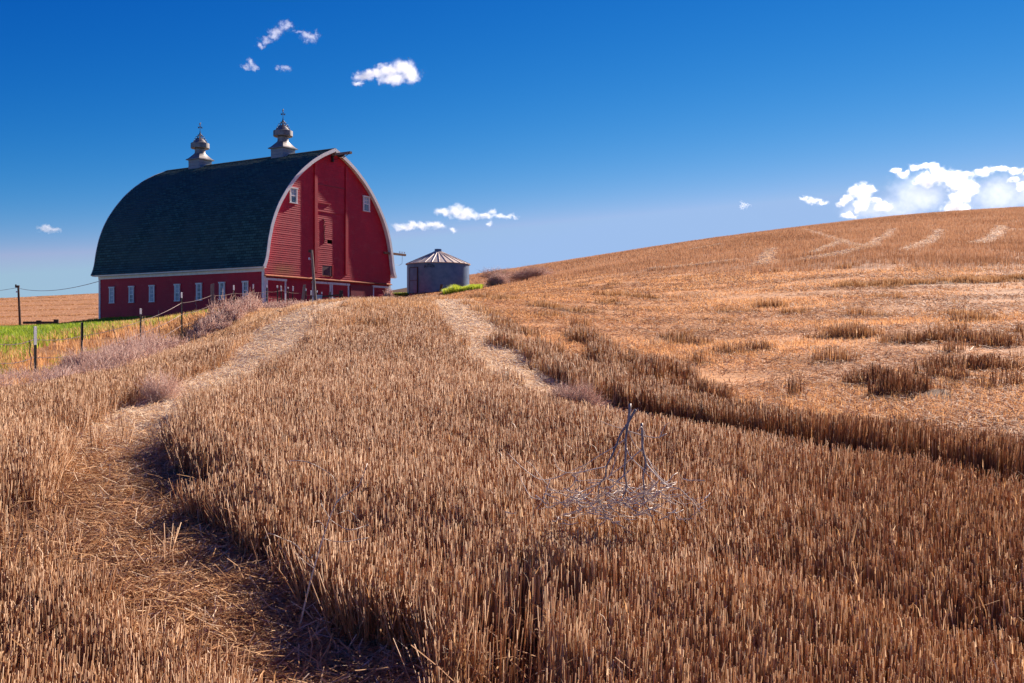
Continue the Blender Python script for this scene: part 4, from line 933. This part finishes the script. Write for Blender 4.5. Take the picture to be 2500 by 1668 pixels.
def mound(name, px, py, Y, rad, hgt, n, r, lab, tone=.55, m='weed', cat='tumbleweed', cnt=1):
    x = (px-CX)/F*Y; zg = gz1(x, Y); C = np.array([[0, 0, 0.0]])
    if cnt > 1: C = np.stack([rng.normal(0, rad*.5, cnt), rng.normal(0, rad*.5, cnt), np.zeros(cnt)], 1)
    V, Q, T, t = merge(twigs(C, np.full(len(C), rad if cnt == 1 else rad*.6), np.full(len(C), hgt), n, np.full(len(C), r), tone, 4))
    o = link(name, fast_mesh(name, V, T, Q, t), M[m]); o.location = (x, Y, zg); return tag(o, lab, cat)
mound('tumbleweed', 1400, 1085, 8.0, .36, .44, 5200, .0022, 'large brown tumbleweed caught in the stubble behind the dead branch', .42)
mound('tumbleweed', 392, 1000, 9.6, .34, .42, 900, .0022, 'small pale tumbleweed lying at the left edge of the left wheel track', .75)
mound('tumbleweed', 285, 925, 17.5, .85, .55, 6500, .0042, 'pale pinkish tumbleweed mass heaped between the fence posts and the stubble', .72, cnt=5)
mound('dry_bush', 1215, 692, 70, 1.1, 1.0, 2200, .009, 'round pale dry bush on the slope just right of the green grass by the bin', .72, cat='bush')
mound('dry_bush', 1300, 688, 74, 2.6, .95, 5200, .009, 'wide purplish dry bush on the slope, furthest right of the grain bin', .55, cat='bush', cnt=16)
mound('green_bush', 1222, 684, 80, .6, 1.0, 2500, .02, 'small olive green bush beside the thin leaning post on the slope', .55, m='green', cat='bush', cnt=3)
mound('dry_weed', 948, 726, 57, .5, 1.15, 700, .012, 'spindly dry weed standing at the right corner of the barn', .6, cat='weed')

# ------------------------------------------------------------------ dead branch and tall weed stem in the foreground
def dead_branch():
    K = 3.917
    paths = [([(1325, 180), (1310, 340), (1300, 400), (1283, 520), (1285, 640), (1275, 760), (1272, 850), (1290, 965), (1262, 1060), (1230, 1130)], 13, 7),
             ([(1378, 236), (1335, 310), (1300, 372), (1240, 460), (1200, 560), (1150, 680), (1098, 780), (1090, 880), (1040, 935), (1020, 1050), (1060, 1180), (1085, 1250)], 13, 4),
             ([(1436, 368), (1442, 480), (1445, 610), (1478, 750), (1450, 860), (1462, 1010), (1455, 1090), (1500, 1180), (1560, 1340)], 13, 4),
             ([(1098, 782), (960, 808), (835, 838), (720, 838), (640, 800), (595, 705)], 7, 2), ([(720, 838), (640, 880), (560, 900), (455, 902), (330, 820), (205, 705), (160, 655)], 6, 2),
             ([(560, 905), (520, 1020), (475, 1130), (420, 1190)], 5, 2), ([(1275, 520), (1180, 590), (1040, 670), (900, 760), (740, 830)], 6, 3), ([(1440, 615), (1340, 700), (1270, 765), (1180, 830), (1090, 905), (985, 970), (830, 1030), (700, 1010), (560, 1010)], 7, 2),
             ([(1478, 752), (1560, 850), (1690, 968), (1790, 990), (1870, 1060), (1930, 1120), (2000, 1230)], 8, 2), ([(1490, 700), (1580, 850), (1720, 970)], 5, 3), ([(1310, 440), (1360, 560), (1450, 650), (1560, 780), (1640, 860)], 5, 2),
             ([(1290, 600), (1330, 690), (1440, 800), (1530, 900), (1575, 950), (1575, 1060), (1480, 1095)], 5, 3), ([(1272, 852), (1190, 945), (1135, 990), (1130, 1025), (1080, 1035)], 6, 3), ([(1290, 965), (1400, 1050), (1480, 1100), (1600, 1160), (1720, 1190)], 6, 2),
             ([(1228, 615), (1190, 700), (1150, 830), (1110, 890)], 5, 4), ([(1090, 882), (1200, 960), (1340, 1050), (1440, 1110)], 5, 3), ([(1040, 935), (830, 1040), (700, 1110), (580, 1160), (440, 1195)], 6, 2), ([(1060, 910), (930, 910), (780, 925)], 5, 2),
             ([(1455, 1090), (1350, 1140), (1240, 1130), (1130, 1070), (1040, 1000)], 6, 2), ([(1462, 1020), (1560, 1045), (1690, 1055), (1790, 1045), (1900, 1100), (2070, 1060)], 5, 2), ([(1790, 990), (1700, 1020), (1720, 1080), (1830, 1140), (1930, 1140), (1950, 1360)], 5, 2),
             ([(1040, 1090), (960, 1150), (880, 1170), (760, 1070), (680, 1060)], 6, 2), ([(880, 1170), (760, 1230), (670, 1245), (640, 1270)], 5, 2), ([(475, 1100), (370, 1065), (310, 960), (280, 900), (270, 840)], 4, 2), ([(540, 960), (470, 880), (390, 770), (340, 730)], 4, 2),
             ([(1310, 430), (1220, 410), (1100, 370), (1030, 340)], 4, 2), ([(1310, 440), (1400, 470), (1520, 500), (1600, 500), (1675, 465)], 6, 5), ([(1600, 520), (1640, 430), (1680, 370), (1715, 362)], 5, 3), ([(1480, 515), (1455, 440), (1432, 400), (1395, 450)], 5, 3),
             ([(1060, 1180), (960, 1230), (820, 1240)], 4, 2), ([(1500, 1180), (1620, 1230), (1720, 1290)], 4, 2), ([(1085, 1250), (1170, 1330), (1160, 1400)], 4, 2), ([(1240, 1130), (1300, 1210), (1400, 1250)], 4, 2), ([(1700, 1060), (1720, 1180), (1800, 1260), (1880, 1330)], 4, 2), ([(830, 850), (880, 770), (960, 860)], 3, 2)]
    r = empty('dead_branch', (0, 0, 0), 0, 'grey leafless dead branch standing on the stubble with forked twigs spread at its foot', 'dead branch')
    Yc = 4.32; org = P(1200+1300/K, 940+1050/K, Yc); r.location = org; rr = random.Random(3); stems = MB(); tw = MB()
    for i, (pl, w0, w1) in enumerate(paths):
        dy = rr.uniform(-.16, .16) if i > 2 else (-.02, .03, .0)[i]; n = len(pl); pts = []
        sm = smooth(np.array(pl, float), 3)
        for j, (x, y) in enumerate(sm):
            t = j/(len(sm)-1); Y = Yc-(y-700)/700*.14+dy*.6*t*(1 if i > 2 else .3); pts.append(P(1200+x/K, 940+y/K, Y)-org)
        wid = np.linspace(w0, w1, len(sm))/K/F*Yc*(1.05 if i < 3 else .95)
        (stems if i < 3 else tw).tube(pts, list(wid), 7 if i < 3 else 5)
    for _ in range(190):
        x = rr.gauss(1150, 330); y = rr.gauss(1110, 110); a = rr.uniform(-.9, .9); L = rr.uniform(60, 220); Y = Yc-(y-700)/700*.14+rr.uniform(-.06, .10); dy = rr.uniform(-.08, .08)
        q = [P(1200+(x+math.cos(a)*L*k/4+rr.gauss(0, 6))/K, 940+(y+math.sin(a)*L*k/4+12*math.sin(k*.8)+rr.gauss(0, 5))/K, Y+dy*k/4)-org for k in range(5)]
        tw.tube(q, [.0029, .0026, .0022, .0019, .0012], 4)
    stems.build('main_stem', M['stem'], r, True); tw.build('twig_spray', M['branch'], r, True)
dead_branch()
def weed_stem():
    K = 2.348; Yc = 3.75; org = P(1690/K, 1000+1390/K, Yc); r = empty('tall_weed', org, 0, 'thin pale dead weed stem with curling side twigs leaning over the left wheel track', 'weed')
    f = lambda x, y, dy=0: P(x/K, 1000+y/K, Yc+dy)-org
    d = MB(); d.tube([f(*p) for p in [(1690, 1390), (1740, 1150), (1770, 1020), (1800, 910), (1850, 740), (1890, 620), (1930, 530), (1980, 480)]], [.0038, .0036, .0034, .003, .0028, .0025, .002, .0015], 6)
    d.build('stem', M['branch'], r, True); d = MB()
    for pl in ([(1890, 620), (1850, 560), (1840, 520)], [(1930, 530), (1925, 420), (1880, 360), (1760, 300), (1660, 295)], [(1930, 535), (2010, 470), (2060, 430), (2105, 310)], [(1850, 740), (1960, 760), (2110, 735)], [(1800, 910), (1720, 850), (1690, 820)],
               [(1820, 850), (1800, 830), (1785, 850)], [(1890, 630), (2000, 690), (2110, 660)], [(1870, 690), (1830, 640), (1790, 650)], [(1930, 600), (2000, 580), (2060, 640)], [(1800, 900), (1700, 780), (1620, 740), (1540, 710), (1520, 740)]):
        d.tube([f(x, y, random.uniform(-.06, .06)) for x, y in smooth(np.array(pl, float), 3)], .0016, 4)
    d.build('side_twig', M['branch'], r, True)
weed_stem()

# ------------------------------------------------------------------ far left hill: long windrows of stubble
def far_rows():
    n = 420000; Y = rng.uniform(95, 305, n); u = rng.uniform(-.64, -.36, n); X = u*Y; Zg = gz(X, Y)
    q = np.mod((Y+X*.10+fbm(X*.012, Y*.02, 9, 2)*26)/26, 1); big = (q < .07)
    ok = fbm(X*.02, Y*.012, 19, 3); big &= ok > .42; k = big | (rng.uniform(0, 1, n) < .12); X, Y, Zg, big = X[k], Y[k], Zg[k], big[k]; n = len(X)
    H = np.where(big, rng.uniform(.10, .28, n), rng.uniform(.05, .12, n)); W = rng.uniform(.02, .05, n)*np.clip(Y/150, .8, 2)
    stuff('far_stubble', [blades(np.stack([X, Y, Zg-.02], 1), rng.uniform(0, 6.28, n), H, W, rng.normal(0, .5, n), np.where(big, .25+rng.beta(2, 2, n)*.6, rng.beta(3, 2, n)))], M['stubble'], 'brown striped stubble on the distant low hill at the far left', 'stubble')
far_rows()

# ------------------------------------------------------------------ clouds: real volumes far behind the hill
YC = 2600.0
def cloud(puffs, dens, lab, fray=.5, soft=.85, scale=.08, depth=1.0, warp=.9):
    """puffs: column, row, half width, half height and optionally a share of the density"""
    cx = np.mean([p[0] for p in puffs]); cyy = np.mean([p[1] for p in puffs]); org = P(cx, cyy, YC); rc = random.Random(int(cx*7+cyy))
    m = bpy.data.materials.new('cloud_vapour'); m.use_nodes = True; nt = m.node_tree; nt.nodes.clear(); L = nt.links.new
    out = nt.nodes.new('ShaderNodeOutputMaterial'); v = nt.nodes.new('ShaderNodeVolumePrincipled'); v.inputs['Color'].default_value = (.945, .955, .975, 1); v.inputs['Anisotropy'].default_value = 0.45
    tc = nt.nodes.new('ShaderNodeTexCoord'); pos = tc.outputs['Object']
    for sc_, amp in ((.022, 34*warp), (.075, 20*warp), (.24, 9*warp)):   # billow, knob and fray the outline
        nz = N(nt, 'ShaderNodeTexNoise', Scale=sc_, Detail=2, Roughness=.5); L(tc.outputs['Object'], nz.inputs['Vector'])
        s1 = N(nt, 'ShaderNodeVectorMath', operation='SUBTRACT'); L(nz.outputs['Color'], s1.inputs[0]); s1.inputs[1].default_value = (.5, .5, .5)
        s2 = N(nt, 'ShaderNodeVectorMath', operation='SCALE'); L(s1.outputs[0], s2.inputs[0]); s2.inputs['Scale'].default_value = amp
        s3 = N(nt, 'ShaderNodeVectorMath', operation='ADD'); L(pos, s3.inputs[0]); L(s2.outputs[0], s3.inputs[1]); pos = s3.outputs[0]
    n1 = N(nt, 'ShaderNodeTexNoise', Scale=scale, Detail=7, Roughness=0.7); L(tc.outputs['Object'], n1.inputs['Vector'])
    off = N(nt, 'ShaderNodeMath', operation='MULTIPLY_ADD'); L(n1.outputs['Fac'], off.inputs[0]); off.inputs[1].default_value = 3.2*fray; off.inputs[2].default_value = -1.6*fray
    total = None; bm = bmesh.new()
    for q in puffs:
        px, py, rx, ry = q[:4]; wgt = q[4] if len(q) > 4 else 1.0; c = P(px, py, YC+rc.uniform(-8, 8))-org; r = (rx/F*YC*1.25, (rx*.6+ry*.6)/F*YC*depth*1.25, ry/F*YC*1.25)
        bmesh.ops.create_icosphere(bm, subdivisions=3, radius=1.0, matrix=Matrix.Translation(c) @ Matrix.Diagonal((r[0]*1.1+9, r[1]*1.1+9, r[2]*1.1+9, 1)))
        sb = N(nt, 'ShaderNodeVectorMath', operation='SUBTRACT'); L(pos, sb.inputs[0]); sb.inputs[1].default_value = c
        dv = N(nt, 'ShaderNodeVectorMath', operation='DIVIDE'); L(sb.outputs[0], dv.inputs[0]); dv.inputs[1].default_value = r
        ln = N(nt, 'ShaderNodeVectorMath', operation='LENGTH'); L(dv.outputs[0], ln.inputs[0])
        iv = N(nt, 'ShaderNodeMath', operation='SUBTRACT'); iv.inputs[0].default_value = .88; L(ln.outputs['Value'], iv.inputs[1])
        ad = N(nt, 'ShaderNodeMath', operation='ADD'); L(iv.outputs[0], ad.inputs[0]); L(off.outputs[0], ad.inputs[1])
        mr = N(nt, 'ShaderNodeMapRange', interpolation_type='SMOOTHSTEP'); L(ad.outputs[0], mr.inputs[0]); mr.inputs[1].default_value = 0; mr.inputs[2].default_value = soft; mr.inputs[3].default_value = 0; mr.inputs[4].default_value = dens*wgt
        # vapour stays inside the cloud's own skin
        ed = N(nt, 'ShaderNodeMapRange'); L(ln.outputs['Value'], ed.inputs[0]); ed.inputs[1].default_value = 1.3; ed.inputs[2].default_value = 1.05; ed.inputs[3].default_value = 0; ed.inputs[4].default_value = 1
        mu = N(nt, 'ShaderNodeMath', operation='MULTIPLY'); L(mr.outputs[0], mu.inputs[0]); L(ed.outputs[0], mu.inputs[1])
        if total is None: total = mu.outputs[0]
        else:
            mx = N(nt, 'ShaderNodeMath', operation='MAXIMUM'); L(total, mx.inputs[0]); L(mu.outputs[0], mx.inputs[1]); total = mx.outputs[0]
    L(total, v.inputs['Density']); L(v.outputs[0], out.inputs['Volume'])
    m.cycles.volume_step_rate = .35
    me = bpy.data.meshes.new('cloud'); bm.to_mesh(me); bm.free(); o = link('cloud', me, m, None, org)
    md = o.modifiers.new('remesh', 'REMESH'); md.mode = 'VOXEL'; md.voxel_size = 3.5
    return tag(o, lab, 'cloud', 'white clouds in the sky')
cloud([(880, 186, 26, 8), (900, 182, 22, 9), (915, 182, 30, 11), (950, 172, 34, 17), (985, 165, 34, 19), (1003, 180, 22, 22), (876, 200, 20, 6), (960, 192, 40, 10)], .06, 'dense white fish shaped cloud high over the barn ridge')
cloud([(634, 106, 14, 7), (652, 94, 17, 10), (672, 82, 17, 12), (692, 70, 17, 12), (706, 62, 13, 9), (728, 78, 16, 4), (746, 88, 14, 9), (762, 92, 15, 9), (777, 82, 8, 9)], .030, 'torn wispy arched cloud at the top left', .8, .9, .09, 1, 1.2)
cloud([(611, 154, 9, 10), (602, 165, 14, 5), (622, 166, 10, 5)], .03, 'tiny triangular wisp of cloud below the torn arched cloud', .6, .6, .09)
cloud([(677, 168, 10, 3), (699, 167, 13, 4)], .03, 'tiny flat wisp of cloud between the triangular wisp and the fish shaped cloud', .5, .6, .09)
cloud([(975, 553, 20, 7), (1000, 551, 26, 8), (1030, 554, 26, 6), (1060, 549, 24, 10), (1078, 554, 14, 6), (1108, 560, 12, 5)], .06, 'low flat white cloud touching the right edge of the barn roof')
cloud([(1085, 520, 20, 11), (1112, 514, 22, 15), (1135, 522, 22, 13), (1155, 529, 22, 7), (1185, 528, 24, 6), (1203, 518, 14, 10), (1225, 529, 22, 5), (1250, 528, 16, 3), (1196, 543, 9, 6)], .06, 'puffy elongated white cloud in the open sky above the grain bin')
cloud([(112, 560, 20, 7), (132, 563, 18, 5)], .035, 'small faint cloud alone left of the barn', .6, .6)
cloud([(1962, 488, 12, 5), (1985, 491, 24, 6), (2010, 496, 16, 5)], .06, 'small flat white cloud left of the big cumulus over the hill')
cloud([(1818, 503, 16, 5)], .02, 'faintest tiny wisp of cloud low above the middle of the hill crest', .6, .6, .09)
cloud([(2048, 498, 8, 6), (2065, 490, 17, 9), (2083, 470, 17, 14), (2105, 472, 22, 22), (2126, 462, 17, 10), (2104, 500, 19, 15), (2076, 522, 22, 8), (2158, 503, 22, 8), (2138, 490, 16, 8), (2110, 512, 66, 28, .03)], .085, 'rounded white cumulus tower at the left of the largest cumulus over the hill', .5, .65, .07, 1, 1.0)
cloud([(2190, 414, 14, 7), (2205, 425, 14, 8), (2232, 412, 14, 8), (2255, 408, 18, 8), (2278, 410, 18, 10), (2262, 440, 26, 18), (2300, 430, 32, 20), (2335, 440, 30, 22), (2365, 460, 22, 20), (2345, 480, 26, 22), (2335, 508, 30, 18), (2245, 475, 80, 58, .034), (2190, 512, 70, 38, .03)], .085, 'largest billowing cumulus cloud rising behind the hill crest', .5, .65, .07, 1, 1.0)
cloud([(2372, 428, 14, 9), (2398, 419, 20, 8), (2436, 415, 26, 7), (2478, 417, 28, 8), (2525, 420, 30, 9), (2478, 438, 14, 5), (2492, 456, 9, 12), (2440, 478, 78, 58, .03), (2530, 470, 60, 50, .03)], .085, 'cumulus cloud cut by the right edge of the picture above the hill', .5, .65, .07, 1, 1.0)
